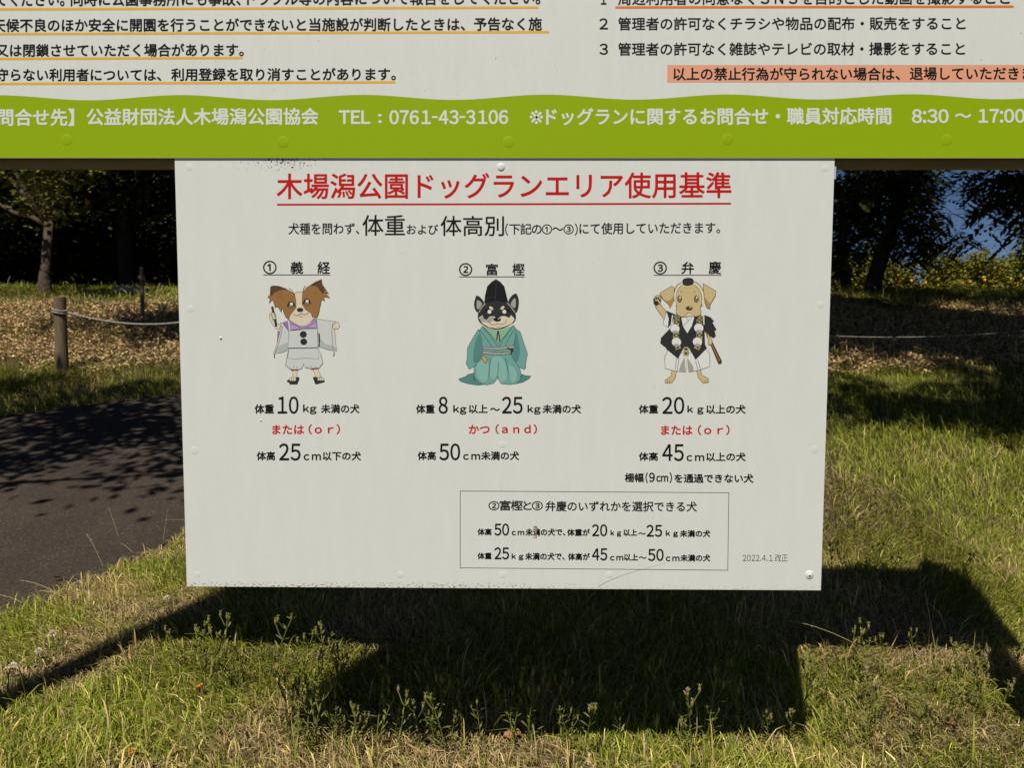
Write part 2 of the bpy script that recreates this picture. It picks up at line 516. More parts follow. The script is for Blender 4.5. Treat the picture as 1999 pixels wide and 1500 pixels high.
# --- big notice board on two posts
BX0, BX1 = -2.02, 1.87
BTOP = ZT + 1.62
BB = empty('notice_board', (-0.1, 0.05, 0), 'large white notice board with green contact band along its lower edge', 'notice board')
mb = MB(); mb.box((BX0, UY, ZT), (BX1, 0.006 - 0.004, BTOP)); mb.build('panel', M['white_panel_big'], BB)
mb = MB()                          # wooden rails behind the panel
mb.box((BX0 + 0.02, 0.0145, ZT - 0.025), (BX1 - 0.02, 0.034, ZT + 0.09)); mb.build('rail', M['rail_wood'], BB, bevel=0.003)
mb = MB(); mb.box((BX0 + 0.02, 0.008, BTOP - 0.10), (BX1 - 0.02, 0.068, BTOP + 0.015)); mb.build('rail', M['rail_wood'], BB, bevel=0.003)
for x in (-1.95, 1.75):
    mb = MB(); mb.tube([(x, 0.118, hz(x, 0.12) - 0.25), (x, 0.118, 1.2), (x, 0.118, BTOP + 0.02)], [0.078, 0.077, 0.076], 24)
    mb.build('post', M['post_wood'], BB, smooth=False)
# green band with its waved upper edge
y = UY - 0.0001
xs = np.arange(-520, 2330, 12)
mb = MB()
for a, b in zip(xs[:-1], xs[1:]):
    def top(x): return 190.6 - 0.0011 * x + 5.0 * -math.cos(2 * math.pi * (x - 352) / 356.0) 
    A, B_ = on_plane(a, top(a), y), on_plane(b, top(b), y)
    if A.x < BX0 or B_.x > BX1: continue
    mb.poly([(A.x, y, ZT + 0.0005), (B_.x, y, ZT + 0.0005), (B_.x, y, B_.z), (A.x, y, A.z)])
mb.build('green_band', M['green_band'], BB)
y2 = UY - 0.0003
BK = M['ink_black']
lettering([('てください。', -9, 126, -17, 12), ('同時に公園事務所にも事故、', 138, 470, -17, 12, -18, 11), ('トラブル等の内容について報告をしてください。', 482, 1055, -18, 11, -20, 9)], BK, BB, y2, 0.024)
lettering([('天候不良のほか安全に開園を行うことができないと当施設が判断したときは、', -15, 908, 35.5, 62.5, 33.5, 60), ('予告なく施', 925, 1058, 33.5, 60, 33, 59.5)], BK, BB, y2, 0.024)
lettering([('又は閉鎖させていただく場合があります。', -9, 476, 85, 111, 84, 110)], BK, BB, y2, 0.024)
lettering([('守らない利用者については、', -8, 315, 133, 158.5), ('利用登録を取り消すことがあります。', 334, 773, 132.5, 158, 131.5, 157)], BK, BB, y2, 0.024)
lettering([('1', 1173, 1184, -13, 8.5), ('周辺利用者の同意なくＳＮＳを目的とした動画を撮影すること', 1206.5, 1971, -18, 10, -19, 8.5)], BK, BB, y2, 0.020)
lettering([('2', 1170, 1187, 35, 57), ('管理者の許可なくチラシや物品の配布・販売をすること', 1206.5, 1885, 33, 59, 32, 58)], BK, BB, y2, 0.018)
lettering([('3', 1170, 1187, 84.5, 106.5), ('管理者の許可なく雑誌やテレビの取材・撮影をすること', 1206.5, 1884, 82.5, 108.5, 81.5, 107.5)], BK, BB, y2, 0.018)
lettering([('以上の禁止行為が守られない場合は、', 1314, 1757, 131, 157), ('退場していただきま', 1776, 2016, 130.5, 156.5, 130, 156)], BK, BB, y2 - 0.0001, 0.022)
for (p, q_, k) in (((-300, 18.5), (1049, 14), 'ink_yellow'), ((-300, 67), (1070, 62), 'ink_yellow'), ((-300, 115.5), (472, 112.5), 'ink_yellow'), ((-300, 164.5), (770, 160), 'ink_yellow'), ((1201, 14), (1977, 12.3), 'ink_orange')):
    line('underline', p, q_, 4.4, M[k], BB, y2, True)
mb = MB()
pp = [on_plane(1302.5, 160.3, y2), on_plane(2110, 159.5, y2), on_plane(2110, 126, y2), on_plane(1302.5, 126.5, y2)]
mb.poly([(p.x, y2, p.z) for p in pp]); mb.build('highlight', M['ink_peach'], BB)
lettering([('問合せ先】', -4, 145, 211.5, 246), ('公益財団法人木場潟公園協会', 169, 622, 211, 245, 210, 243.5), ('TEL', 661, 723, 215, 242), ('：', 738, 745.5, 222, 240),
           ('0761-43-3106', 760, 992, 214.5, 243, 214, 242.5), ('ドッグランに関するお問合せ・職員対応時間', 1066, 1740, 210.5, 245, 209, 243),
           ('8:30', 1780, 1852, 212.5, 240.5), ('〜', 1864, 1896, 221, 230), ('17:00', 1910, 2001, 212, 240)], M['ink_white'], BB, y2 - 0.0001, 0.032)
lettering([('※', 1034, 1060, 215, 242)], M['ink_white'], BB, y2 - 0.0001, 0.006)
for (px, py) in ((130, 273), (553, 277), (993, 277), (1420, 272), (1848, 273), (-300, 272)):
    dome(px, py, 0.0165, 0.0009, M['green_band'], BB, UY)

# --- small rules board hung below
SB = empty('rules_board', (0, 0, ZT - 1.2), 'smaller white rules board with red heading and three costumed dogs', 'sign board')
z0, z1 = ZT - 1.2, ZT + 0.004
mb = MB(); mb.box((-0.9, 0.0, z0), (0.9, 0.0052, z1 - 0.002)); mb.build('panel', M['white_panel'], SB, bevel=0.0008)
mb = MB(); mb.box((0.9015, 0.004, ZT - 0.055), (0.9065, 0.0075, ZT - 0.021)); mb.build('bracket', M['metal'], SB)
y = -0.0002
RD = M['ink_red']
def L(*a, m=BK, bold=0.022): return lettering(list(a), m, SB, y, bold)
L(('木場潟公園ドッグランエリア使用基準', 540, 1428, 338, 389, 335.5, 387), m=RD, bold=0.029)
line('underline', (541, 399.5), (1427, 397.5), 3.6, RD, SB, y)
L(('犬種を問わず、', 563, 701.5, 435, 458), ('体重', 707.5, 790.7, 419.5, 460.5), ('および', 794, 855.7, 438, 458), ('体高別', 860, 984, 421, 461), ('(', 986, 992, 436, 460), ('下記の①〜③', 994, 1120, 436, 458), (')', 1122, 1128, 436, 460), ('にて使用していただきます。', 1131, 1406, 435, 458, 433, 456), bold=0.013)
for cap in ((('①', 513.5, 540, 509, 535.5), ('義', 567, 592, 510.5, 535), ('経', 619.5, 644.5, 510.5, 535), (514, 645, 536.8)),
            (('②', 896, 922, 513.5, 539), ('富', 948.5, 972, 514.5, 538), ('樫', 1000, 1024.5, 514, 538.5), (896.5, 1024.5, 540.6)),
            (('③', 1275.7, 1302, 510.5, 536), ('弁', 1330, 1355, 511, 535.5), ('慶', 1383, 1408, 510, 535.5), (1276, 1408.5, 537.4))):
    L(*cap[:3], bold=0.018)
    u = cap[3]; line('underline', (u[0], u[2]), (u[1], u[2]), 1.5, BK, SB, y)
L(('体重', 497, 535, 789.5, 808.3), ('10', 542, 583, 774, 808.6), ('kg', 591.5, 618, 790, 809.5), ('未満の犬', 626.6, 702, 789.5, 807.5))
L(('または', 531.5, 593.6, 829.8, 848.5), ('（ｏｒ）', 602, 664, 828.5, 848.5), m=RD)
L(('体高', 500.8, 537.4, 881.7, 899.7), ('25', 544.7, 587, 866, 900), ('ｃｍ', 592.6, 626.6, 887, 899.3), ('以下の犬', 630, 705, 882, 899.7))
L(('体重', 812, 848.6, 790, 808), ('8', 856, 874.3, 774.5, 808.4), ('kg', 884.7, 910.7, 791, 810), ('以上', 915, 952, 790, 807.5), ('〜', 956.7, 976, 796.4, 802.8), ('25', 979.7, 1020.5, 774.5, 808.3), ('kg', 1029.7, 1055.5, 791, 810), ('未満の犬', 1059, 1134.4, 790, 807.7))
L(('かつ', 915, 956, 829.7, 847.7), ('（ａｎｄ）', 967, 1048.5, 828.5, 848), m=RD)
L(('体高', 815, 851.3, 881.5, 899), ('50', 857.5, 898.5, 866, 899.5), ('ｃｍ', 904, 937.6, 886.8, 898.5), ('未満の犬', 939, 1013.6, 881.5, 899))
L(('体重', 1247, 1285, 790.4, 808.2), ('20', 1292.6, 1336, 775, 809), ('ｋｇ', 1341.8, 1373.5, 792, 810), ('以上の犬', 1378.5, 1455.6, 790.4, 808.5))
L(('または', 1290.5, 1352, 831, 849.6), ('（ｏｒ）', 1362, 1424.5, 830, 850), m=RD)
L(('体高', 1247, 1284.6, 883, 900.5), ('45', 1292.6, 1335, 867.6, 901), ('ｃｍ', 1340, 1375, 889, 901), ('以上の犬', 1378.5, 1456, 883.7, 901.3))
L(('柵幅', 1219.5, 1256.8, 924, 942), ('(', 1260, 1265, 922.5, 944), ('9', 1267, 1278.5, 923, 942), ('cm', 1281, 1304.5, 929, 941.5), (')', 1307, 1312, 922.5, 944), ('を通過できない犬', 1316.3, 1471, 925.5, 943.5))
bx = [(898.4, 959.2), (1422.8, 962.5), (1420.7, 1114), (898.4, 1109.3)]
mb = MB()
for i in range(4):
    a, b = on_plane(*bx[i], y), on_plane(*bx[(i + 1) % 4], y)
    t = (b - a).normalized(); n = Vector((-t.z, 0, t.x)) * 0.0008
    a = a - t * 0.0008; b = b + t * 0.0008
    yy = y - (0.00005 if i % 2 else 0)
    mb.poly([(k.x, yy, k.z) for k in (a - n, b - n, b + n, a + n)])
mb.build('printed_frame', M['ink_grey'], SB)
L(('②富樫と③', 953.6, 1059.6, 977.3, 997.5), ('弁慶のいずれかを選択できる犬', 1064.7, 1360.7, 978.5, 999, 979.5, 999.8), bold=0.016)
L(('体高', 932, 960, 1032.2, 1046), ('50', 965, 994, 1022.5, 1046.6), ('ｃｍ', 998.7, 1023.6, 1037, 1046), ('未満の犬で、', 1025.7, 1103.7, 1032.4, 1047), ('体重が', 1107, 1151.7, 1033, 1047.3), ('20', 1155.6, 1185.7, 1024, 1048), ('ｋｇ', 1191.7, 1212.7, 1035.4, 1049), ('以上', 1217, 1244, 1033.6, 1047.3), ('〜', 1245.7, 1260.7, 1040, 1044.5), ('25', 1262, 1292.8, 1025, 1049), ('ｋｇ', 1299.7, 1323.7, 1036, 1050), ('未満の犬', 1327, 1386.8, 1035.4, 1049.5))
L(('体重', 932, 960, 1079.5, 1092.8), ('25', 965, 994, 1069, 1093.2), ('ｋｇ', 998.7, 1022, 1081, 1095), ('未満の犬で、', 1025, 1102.5, 1079.6, 1094.3), ('体高が', 1108.5, 1151.7, 1080.2, 1094.8), ('45', 1155.6, 1185.7, 1071, 1095.3), ('ｃｍ', 1190.8, 1217, 1086, 1095.3), ('以上', 1218, 1245.7, 1081.7, 1095.7), ('〜', 1247, 1262, 1087, 1091.5), ('50', 1265, 1295.8, 1072, 1096.3), ('ｃｍ', 1299.7, 1326.7, 1087, 1096.8), ('未満の犬', 1328, 1386.8, 1083, 1097.2))
L(('2022.4.1 改正', 1450, 1537.7, 1082.5, 1097.5), m=M['ink_grey'], bold=0.0)
for (px, py, r_) in ((369, 326, 7), (978, 326, 8), (1611, 328, 7), (371, 603, 7), (1602, 595, 7), (380, 880, 8), (1590, 878, 7), (981, 868, 7), (385, 1122, 7), (781, 1123, 7), (981, 1123, 7), (1190, 1123, 7), (1580, 1123, 9)):
    dome(px, py, r_ * 0.00142, 0.0026 if (px, py) in ((978, 326), (1580, 1123)) else 0.0005, M['white_panel'], SB, 0.0)
dome(1580, 1122, 0.0045, 0.0065, M['white_panel'], SB, 0.0)
dome(431, 660, 0.004, 0.003, M['white_panel'], SB, 0.0, 'blister')
dome(509, 821, 0.003, 0.002, M['white_panel'], SB, 0.0, 'blister')
# long scratch and the dark splash in the box
flat('scratch', (0.33, 0.24, 0.2), 0.7)
mb = MB()
sp = [(1168, 1146.5), (1180, 1139), (1196, 1131.5), (1216, 1124), (1240, 1116), (1268, 1108.5), (1300, 1100)]
for i in range(len(sp) - 1):
    a, b = on_plane(*sp[i], y), on_plane(*sp[i + 1], y)
    w0, w1 = 0.0011 * (1 - i / 7), 0.0011 * (1 - (i + 1) / 7)
    mb.poly([(a.x, y, a.z - w0), (b.x, y, b.z - w1), (b.x, y, b.z + w1), (a.x, y, a.z + w0)])
mb.build('scratch', M['scratch'], SB)
mb = MB()
for (px, py, w, h) in ((1046, 1037, 2.2, 9), (1044, 1029, 3.4, 2.5), (1047, 1047, 1.4, 5), (1043, 1050, 2.4, 1.5), (1048, 1031, 1.5, 3)):
    c = on_plane(px, py, y - 0.0002)
    mb.poly([(c.x + math.cos(t) * w * 0.00142 * random.uniform(.7, 1.2), c.y, c.z + math.sin(t) * h * 0.00142 * random.uniform(.7, 1.2)) for t in np.linspace(0, 2 * math.pi, 9)[:-1]])
mb.build('stain', M['scratch'], SB)

# --- printed pictures of three dogs in old-time costume (flat ink on the panel)
for k_, c_ in dict(d_brown=(0.30,0.155,0.045), d_dkbrown=(0.10,0.05,0.02), d_cream=(0.68,0.60,0.44), d_robe=(0.58,0.61,0.58), d_robe2=(0.42,0.45,0.44), d_purple=(0.33,0.17,0.42), d_purple2=(0.48,0.32,0.55), d_char=(0.028,0.028,0.028), d_char2=(0.05,0.05,0.05), d_black=(0.008,0.008,0.008),
                   d_teal=(0.15,0.36,0.31), d_teal2=(0.085,0.235,0.21), d_teal3=(0.23,0.45,0.39), d_green=(0.25,0.45,0.27), d_grey=(0.36,0.35,0.32), d_white=(0.72,0.72,0.69), d_tan=(0.58,0.45,0.22), d_tan2=(0.42,0.24,0.07), d_gold=(0.42,0.36,0.16), d_wood=(0.09,0.04,0.012), d_red=(0.28,0.02,0.02), d_eye=(0.20,0.17,0.11)).items():
    flat(k_, c_)
class Picture:
    def __init__(s, ox, oy, k):
        s.o = (ox, oy, k); s.mb = MB(); s.mats = []; s.n = 0
    def _p(s, p):
        return on_plane(s.o[0] + p[0] * s.o[2], s.o[1] + p[1] * s.o[2], -0.0002 - s.n * 0.00001)
    def _m(s, m):
        m = M[m]
        if m not in s.mats: s.mats.append(m)
        return s.mats.index(m)
    def fill(s, m, pts, smooth=False):
        s.n += 1
        if smooth: pts = cat_rom(pts, True)
        s.mb.tris([s._p(p) for p in pts], s._m(m))
    def stroke(s, m, pts, w=4, smooth=True, close=False):
        s.n += 1
        if close: pts = list(pts) + [pts[0]]
        if smooth and len(pts) > 2: pts = cat_rom(pts, False)
        P = [Vector(p) for p in pts]
        L_, R_ = [], []
        for i, p in enumerate(P):
            t = P[min(i+1, len(P)-1)] - P[max(i-1, 0)]
            if t.length < 1e-6: t = Vector((1, 0))
            t.normalize(); n = Vector((-t.y, t.x)) * w / 2
            L_.append(p + n); R_.append(p - n)
        k = s._m(m)
        for i in range(len(P) - 1):
            s.mb.poly([s._p(q) for q in (L_[i], L_[i+1], R_[i+1], R_[i])], k)
    def shape(s, m, pts, w=4, smooth=True, ink='d_black'):
        s.fill(m, pts, smooth); s.stroke(ink, pts, w, smooth, True)
    def oval(s, m, cx, cy, rx, ry, rot=0, w=0, n=22):
        pts = []
        for i in range(n):
            a = 2 * math.pi * i / n
            u, v = rx * math.cos(a), ry * math.sin(a)
            pts.append((cx + u * math.cos(rot) - v * math.sin(rot), cy + u * math.sin(rot) + v * math.cos(rot)))
        s.fill(m, pts)
        if w: s.stroke('d_black', pts, w, False, True)
    def build(s, label):
        o = s.mb.build('dog_picture', s.mats, SB)
        return tag(o, label)
def cat_rom(pts, closed, n=4):
    P = [Vector(p) for p in pts]; out = []
    N = len(P)
    for i in range(N if closed else N - 1):
        if closed: a, b, c, d = P[i-1], P[i], P[(i+1) % N], P[(i+2) % N]
        else: a, b, c, d = P[max(i-1, 0)], P[i], P[i+1], P[min(i+2, N-1)]
        for j in range(n):
            t = j / n
            out.append(0.5 * ((2*b) + (c-a)*t + (2*a-5*b+4*c-d)*t*t + (3*b-a-3*c+d)*t**3))
    if not closed: out.append(P[-1])
    return [tuple(p) for p in out]

# brown and white long-eared dog in a white robe
D = Picture(490, 500, 0.18003)
# sleeves and arms
D.shape('d_cream', [(330,730),(298,800),(235,745),(205,680),(200,640),(225,612),(262,625),(270,665),(240,700),(285,735)])
D.shape('d_purple', [(290,815),(318,815),(300,960),(285,930)], 3, False)
D.shape('d_robe', [(320,720),(350,735),(412,820),(405,1000),(398,1022),(330,1050),(243,1062),(280,960),(330,760)], 4, False)
D.fill('d_robe2', [(330,960),(402,940),(400,1020),(330,1046),(252,1056),(275,1000)])
D.stroke('d_red', [(345,762),(318,880),(290,975),(262,1050)], 5)
D.stroke('d_black', [(258,1062),(252,1085),(258,1110)], 9)
D.shape('d_robe', [(712,680),(800,697),(915,710),(905,800),(928,1035),(840,1020),(740,985),(722,800)], 4, False)
D.fill('d_robe2', [(745,890),(800,950),(880,970),(924,1000),(926,1030),(840,1016),(745,982)])
D.stroke('d_red', [(884,740),(876,820),(884,930),(892,1025)], 5)
D.stroke('d_black', [(897,1038),(902,1060),(895,1090)], 9)
D.oval('d_cream', 922, 754, 38, 40, 0, 4)
D.stroke('d_black', [(890,748),(905,735),(920,738)], 4)
# legs and sandals
for pts in ([(455,1240),(500,1240),(498,1320),(450,1320)], [(672,1232),(722,1225),(762,1310),(705,1320)]):
    D.shape('d_cream', pts, 4, False)
D.shape('d_char', [(388,1362),(400,1345),(515,1312),(525,1330),(500,1392),(418,1392),(418,1376)], 3, False)
D.shape('d_char', [(672,1318),(690,1312),(795,1345),(798,1366),(712,1390),(696,1388)], 3, False)
for x in (430, 452, 474): D.oval('d_cream', x, 1337, 15, 20, 0, 3)
for x in (735, 758, 778): D.oval('d_cream', x, 1335, 14, 18, 0, 3)
# breeches, skirt, chest
D.shape('d_robe', [(405,1030),(735,1010),(770,1110),(780,1165),(735,1220),(650,1222),(590,1210),(574,1165),(552,1220),(500,1238),(425,1228),(375,1188),(392,1090)], 5, False)
D.shape('d_robe', [(412,1005),(722,998),(735,1118),(600,1108),(480,1118),(395,1110)], 4, False)
D.stroke('d_red', [(432,1236),(512,1236)], 14, False); D.stroke('d_red', [(650,1226),(732,1218)], 14, False)
for a in ([(425,1205),(440,1225)], [(460,1185),(466,1222)], [(500,1195),(490,1225)], [(640,1190),(665,1212)], [(700,1190),(690,1212)]): D.stroke('d_black', a, 3)
D.shape('d_robe', [(412,810),(720,790),(725,990),(640,995),(400,998)], 4, False)
D.stroke('d_char', [(738,840),(742,900),(736,985)], 13)
D.shape('d_purple', [(345,722),(405,700),(415,815)], 3, False)
D.shape('d_robe', [(395,700),(418,695),(428,805),(410,815)], 3, False)
D.shape('d_purple2', [(420,700),(570,765),(710,670),(712,778),(560,785),(428,805)], 4, False)
D.fill('d_purple', [(428,720),(560,778),(540,783),(430,740)]); D.fill('d_purple', [(706,700),(585,780),(610,780),(706,720)])
D.stroke('d_black', [(428,712),(555,780)], 3); D.stroke('d_black', [(705,685),(565,780)], 3)
D.oval('d_char', 567, 851, 38, 37); D.oval('d_char', 572, 930, 37, 36)
# head
D.fill('d_cream', [(470,402),(560,390),(640,520),(700,640),(670,690),(570,760),(420,695),(390,640),(450,520)], True)
D.shape('d_brown', [(212,335),(240,322),(300,325),(380,355),(440,390),(475,408),(488,500),(490,560),(425,640),(410,695),(372,655),(350,600),(340,560),(325,610),(300,560),(280,545),(262,560),(250,520),(232,470),(196,515),(205,460),(180,447),(205,420)], 4, False)
D.shape('d_brown', [(560,395),(600,345),(690,285),(765,252),(770,300),(840,408),(800,395),(858,454),(790,440),(800,490),(765,470),(750,540),(735,620),(718,660),(668,670),(650,620),(590,580),(552,520)], 4, False)
D.fill('d_dkbrown', [(214,337),(240,325),(310,330),(380,360),(300,375),(250,400),(230,430),(212,420)], True)
D.fill('d_dkbrown', [(762,256),(768,305),(800,370),(778,410),(745,370),(700,325),(640,320),(690,290)], True)
D.stroke('d_black', [(472,402),(510,388),(562,390)], 4); D.stroke('d_black', [(410,345),(440,370),(462,402)], 4); D.stroke('d_black', [(592,322),(570,350),(562,388)], 4)
for a in ([(270,405),(295,380)], [(290,448),(345,422)], [(335,470),(352,455)], [(300,410),(345,390)], [(665,330),(705,298)], [(665,392),(700,412)], [(700,380),(715,405)]): D.stroke('d_black', a, 3)
for (x, y_, w) in ((435, 532, 34), (606, 502, 36)):
    D.oval('d_black', x, y_, w, 36); D.oval('d_eye', x, y_ + 10, w - 9, 22); D.oval('d_white', x + 3, y_ - 13, 17, 16)
    D.stroke('d_black', [(x - 42, y_ + 20), (x - 30, y_ - 18), (x, y_ - 38), (x + 28, y_ - 20), (x + 42, y_ + 18)], 8)
D.oval('d_char', 532, 584, 36, 23)
D.stroke('d_black', [(462,628),(485,645),(515,642),(542,625),(570,635),(600,632),(622,612)], 5)
D.stroke('d_black', [(525,655),(542,660),(558,654)], 4)
D.stroke('d_char', [(228,548),(245,620),(262,690),(272,762)], 24, False); D.stroke('d_wood', [(228,555),(240,610)], 12, False)
for (x, y_) in ((235,628),(245,650),(252,672)): D.oval('d_cream', x, y_, 22, 13, 0.1, 3)
D.build('brown and white dog in a white robe holding a flute')

# black and grey dog in a tall black hat and teal robe
D = Picture(870, 500, 0.18002)
D.shape('d_teal2', [(310,1268),(240,1285),(215,1308),(138,1335),(160,1360),(250,1388),(350,1402),(420,1395),(420,1300)], 4, False)
D.shape('d_teal2', [(815,1280),(870,1298),(930,1302),(900,1335),(830,1372),(740,1390),(700,1330)], 4, False)
D.shape('d_teal', [(330,1130),(420,1060),(700,1060),(800,1200),(822,1290),(810,1340),(770,1385),(690,1396),(600,1385),(563,1325),(520,1382),(440,1400),(360,1370),(310,1320),(305,1220)], 4, False)
D.fill('d_teal3', [(360,1150),(450,1120),(460,1300),(420,1370),(350,1320),(330,1220)], True); D.fill('d_teal3', [(490,1120),(600,1090),(655,1200),(660,1330),(600,1370),(565,1290),(520,1340),(478,1280)], True); D.fill('d_teal3', [(690,1180),(760,1240),(770,1330),(720,1370),(690,1290)], True)
for a in ([(490,1105),(478,1200),(468,1310)], [(645,1105),(668,1200),(690,1295)], [(570,1145),(570,1240),(563,1325)], [(302,1295),(310,1330),(322,1348)], [(820,1285),(812,1320)]): D.stroke('d_black', a, 5)
D.shape('d_teal', [(395,760),(560,860),(740,750),(770,800),(745,930),(735,1040),(570,1060),(405,1050),(392,950),(360,820)], 4, False)
D.shape('d_teal', [(355,795),(300,880),(235,1000),(232,1100),(222,1170),(255,1230),(320,1190),(400,1080),(392,900)], 4, False)
D.fill('d_teal2', [(355,850),(392,930),(398,1070),(330,1160),(300,1130),(310,980)], True)
D.shape('d_teal', [(765,795),(808,820),(850,950),(888,1060),(868,1165),(870,1210),(852,1232),(790,1200),(710,1075),(745,950)], 4, False)
D.fill('d_teal2', [(765,830),(800,960),(800,1090),(770,1150),(718,1070),(748,950)], True)
D.shape('d_green', [(415,780),(560,800),(720,760),(640,870),(565,945),(490,850)], 4, False)
D.stroke('d_black', [(360,795),(430,880),(500,980)], 4); D.stroke('d_black', [(400,765),(500,890),(562,980)], 4); D.stroke('d_black', [(755,790),(690,880),(645,980)], 4); D.stroke('d_black', [(735,755),(640,880),(578,980)], 4)
D.stroke('d_char', [(568,810),(560,860),(555,915)], 14); D.stroke('d_char', [(568,810),(582,870),(588,930)], 12); D.fill('d_teal2', [(612,835),(600,870),(606,850)])
D.shape('d_grey', [(398,978),(420,985),(570,990),(735,968),(738,1000),(570,1018),(405,1010)], 4, False)
D.shape('d_grey', [(400,1030),(560,1045),(710,1040),(712,1062),(560,1075),(402,1060)], 4, False)
D.shape('d_grey', [(510,1042),(560,1050),(560,1076),(512,1072)], 3, False); D.shape('d_grey', [(600,1048),(645,1044),(645,1072),(602,1074)], 3, False)
D.stroke('d_black', [(668,995),(735,1035)], 14, False); D.oval('d_char', 718, 1020, 15, 18); D.stroke('d_black', [(712,1040),(705,1070)], 12)
D.shape('d_tan2', [(385,1095),(402,1082),(462,1110),(435,1165),(420,1155)], 3, False); D.fill('d_tan', [(395,1096),(405,1090),(440,1130),(430,1150)])
# ears, head
for e, i_ in (([(335,430),(312,500),(315,560),(350,605),(415,520),(380,455)], [(345,478),(335,540),(352,580),(395,520)]), ([(765,408),(790,470),(785,560),(755,612),(680,510),(720,430)], [(750,455),(762,520),(745,565),(705,520)])):
    D.shape('d_char', e, 4, True); D.fill('d_grey', i_, True)
D.shape('d_char', [(430,510),(560,485),(670,510),(740,590),(760,660),(735,720),(640,770),(560,790),(450,770),(370,715),(350,650),(370,570)], 4, True)
D.fill('d_cream', [(360,668),(400,642),(412,680),(445,694),(480,655),(525,655),(560,680),(600,655),(640,650),(690,672),(708,640),(735,665),(748,690),(715,735),(640,765),(565,788),(470,772),(400,735)], False)
D.fill('d_grey', [(362,680),(400,648),(412,684),(445,698),(482,662),(520,662),(540,690),(480,720),(400,715)], False)
D.stroke('d_grey', [(430,515),(385,565),(362,610)], 11); D.stroke('d_grey', [(665,505),(710,555),(752,612)], 11)
for x, b in ((462, 0), (652, 1)):
    D.oval('d_black', x, 606, 46, 33); D.oval('d_char2', x, 620, 32, 12); D.oval('d_white', x + (13 if not b else -16), 604, 21, 21)
D.oval('d_cream', 494, 566, 26, 15, 0.7); D.oval('d_cream', 616, 562, 26, 15, -0.8)
D.stroke('d_black', [(560,552),(563,576)], 4)
D.oval('d_black', 560, 688, 40, 24); D.oval('d_grey', 575, 680, 12, 8)
D.stroke('d_black', [(465,705),(490,738),(530,746),(568,735),(605,744),(645,725),(658,692)], 5); D.stroke('d_black', [(548,770),(588,770)], 4)
D.stroke('d_white', [(440,775),(510,795),(560,805),(640,790),(715,760)], 5)
D.shape('d_black', [(545,252),(590,280),(635,330),(655,410),(678,505),(560,482),(418,505),(430,420),(452,330),(500,280)], 3, False)
D.stroke('d_char2', [(548,255),(545,360),(540,480)], 5); D.stroke('d_char2', [(425,470),(480,450),(540,445)], 4)
D.build('black dog with a tall black hat and teal robe, kneeling')

# tan dog in black coat and white breeches with a staff
D = Picture(1250, 500, 0.17992)
for pts in ([(345,1230),(395,1235),(380,1320),(345,1375),(270,1382),(265,1350),(330,1310)], [(608,1230),(655,1225),(665,1290),(740,1330),(745,1372),(680,1382),(630,1320)]):
    D.shape('d_tan', pts, 5, False)
for a in ([(290,1345),(296,1380)], [(315,1350),(320,1382)], [(700,1350),(705,1380)], [(722,1345),(728,1375)]): D.stroke('d_black', a, 4)
D.shape('d_white', [(300,1020),(500,1060),(700,1000),(752,1060),(755,1200),(640,1240),(528,1262),(505,1090),(495,1262),(390,1250),(270,1222),(265,1100)], 5, False)
D.fill('d_grey', [(505,1095),(575,1200),(580,1250),(530,1260)]); D.fill('d_grey', [(480,1090),(430,1200),(420,1250),(490,1258)])
for a in ([(392,1110),(378,1235)], [(420,1110),(400,1245)], [(600,1140),(625,1238)], [(622,1130),(655,1230)]): D.stroke('d_black', a, 5)
D.shape('d_white', [(285,600),(250,700),(250,740),(295,775),(330,700)], 4, False)
D.shape('d_tan', [(160,545),(215,520),(280,600),(262,695),(215,630)], 5, False)
D.shape('d_char', [(285,596),(380,635),(345,720),(300,778),(310,680)], 4, False)
D.shape('d_char', [(330,780),(225,890),(218,945),(270,990),(380,990)], 4, False)
D.shape('d_char', [(690,640),(760,665),(800,710),(780,720),(825,800),(805,810),(818,870),(795,890),(740,860),(690,790)], 4, False)
D.shape('d_char', [(380,640),(600,640),(690,650),(700,960),(720,1000),(600,1125),(525,990),(470,990),(410,1115),(280,1005),(300,940),(340,860)], 4, False)
D.shape('d_white', [(440,655),(590,650),(560,760),(510,840),(460,760)], 4, False)
D.stroke('d_black', [(560,665),(465,760)], 4); D.stroke('d_black', [(500,660),(510,690),(525,695)], 4)
D.stroke('d_black', [(440,810),(510,900),(560,980)], 4); D.stroke('d_black', [(580,830),(480,900),(470,940)], 4)
for x in (388, 640):
    D.stroke('d_gold', [(x + 8, 650), (x, 735), (x, 830), (x, 935), (x + (25 if x < 500 else -30), 1010)], 62, True)
    D.stroke('d_white', [(x - (38 if x < 500 else -48), 640), (x - (52 if x < 500 else -50), 745)], 11)
    for yy in (675, 715, 860, 990): D.oval('d_char', x + 2, yy, 30, 19); D.oval('d_gold', x + 2, yy, 14, 11)
for (x, y_) in ((375, 790), (634, 782), (392, 935), (620, 932)):
    D.oval('d_black', x, y_, 55, 52, 0, 0, 16); D.oval('d_white', x, y_ - 1, 51, 48, 0.2, 0, 16); D.oval('d_grey', x, y_ + 30, 30, 13)
D.shape('d_gold', [(475,985),(520,985),(522,1080),(472,1080)], 5, False); D.oval('d_char', 497, 1012, 15, 12); D.oval('d_char', 497, 1056, 15, 12)
D.shape('d_wood', [(696,800),(720,810),(882,1140),(880,1165),(850,1170)], 5, False); D.stroke('d_tan2', [(712,830),(860,1140)], 8, False)
D.shape('d_tan', [(725,830),(775,905),(788,935),(765,965),(735,960),(735,920)], 4, False)
D.oval('d_tan', 185, 475, 42, 52, 0.3, 4); D.oval('d_char', 172, 508, 27, 24)
for (x, y_) in ((152, 475), (172, 458), (195, 458), (212, 478)): D.oval('d_char', x, y_, 10, 15)
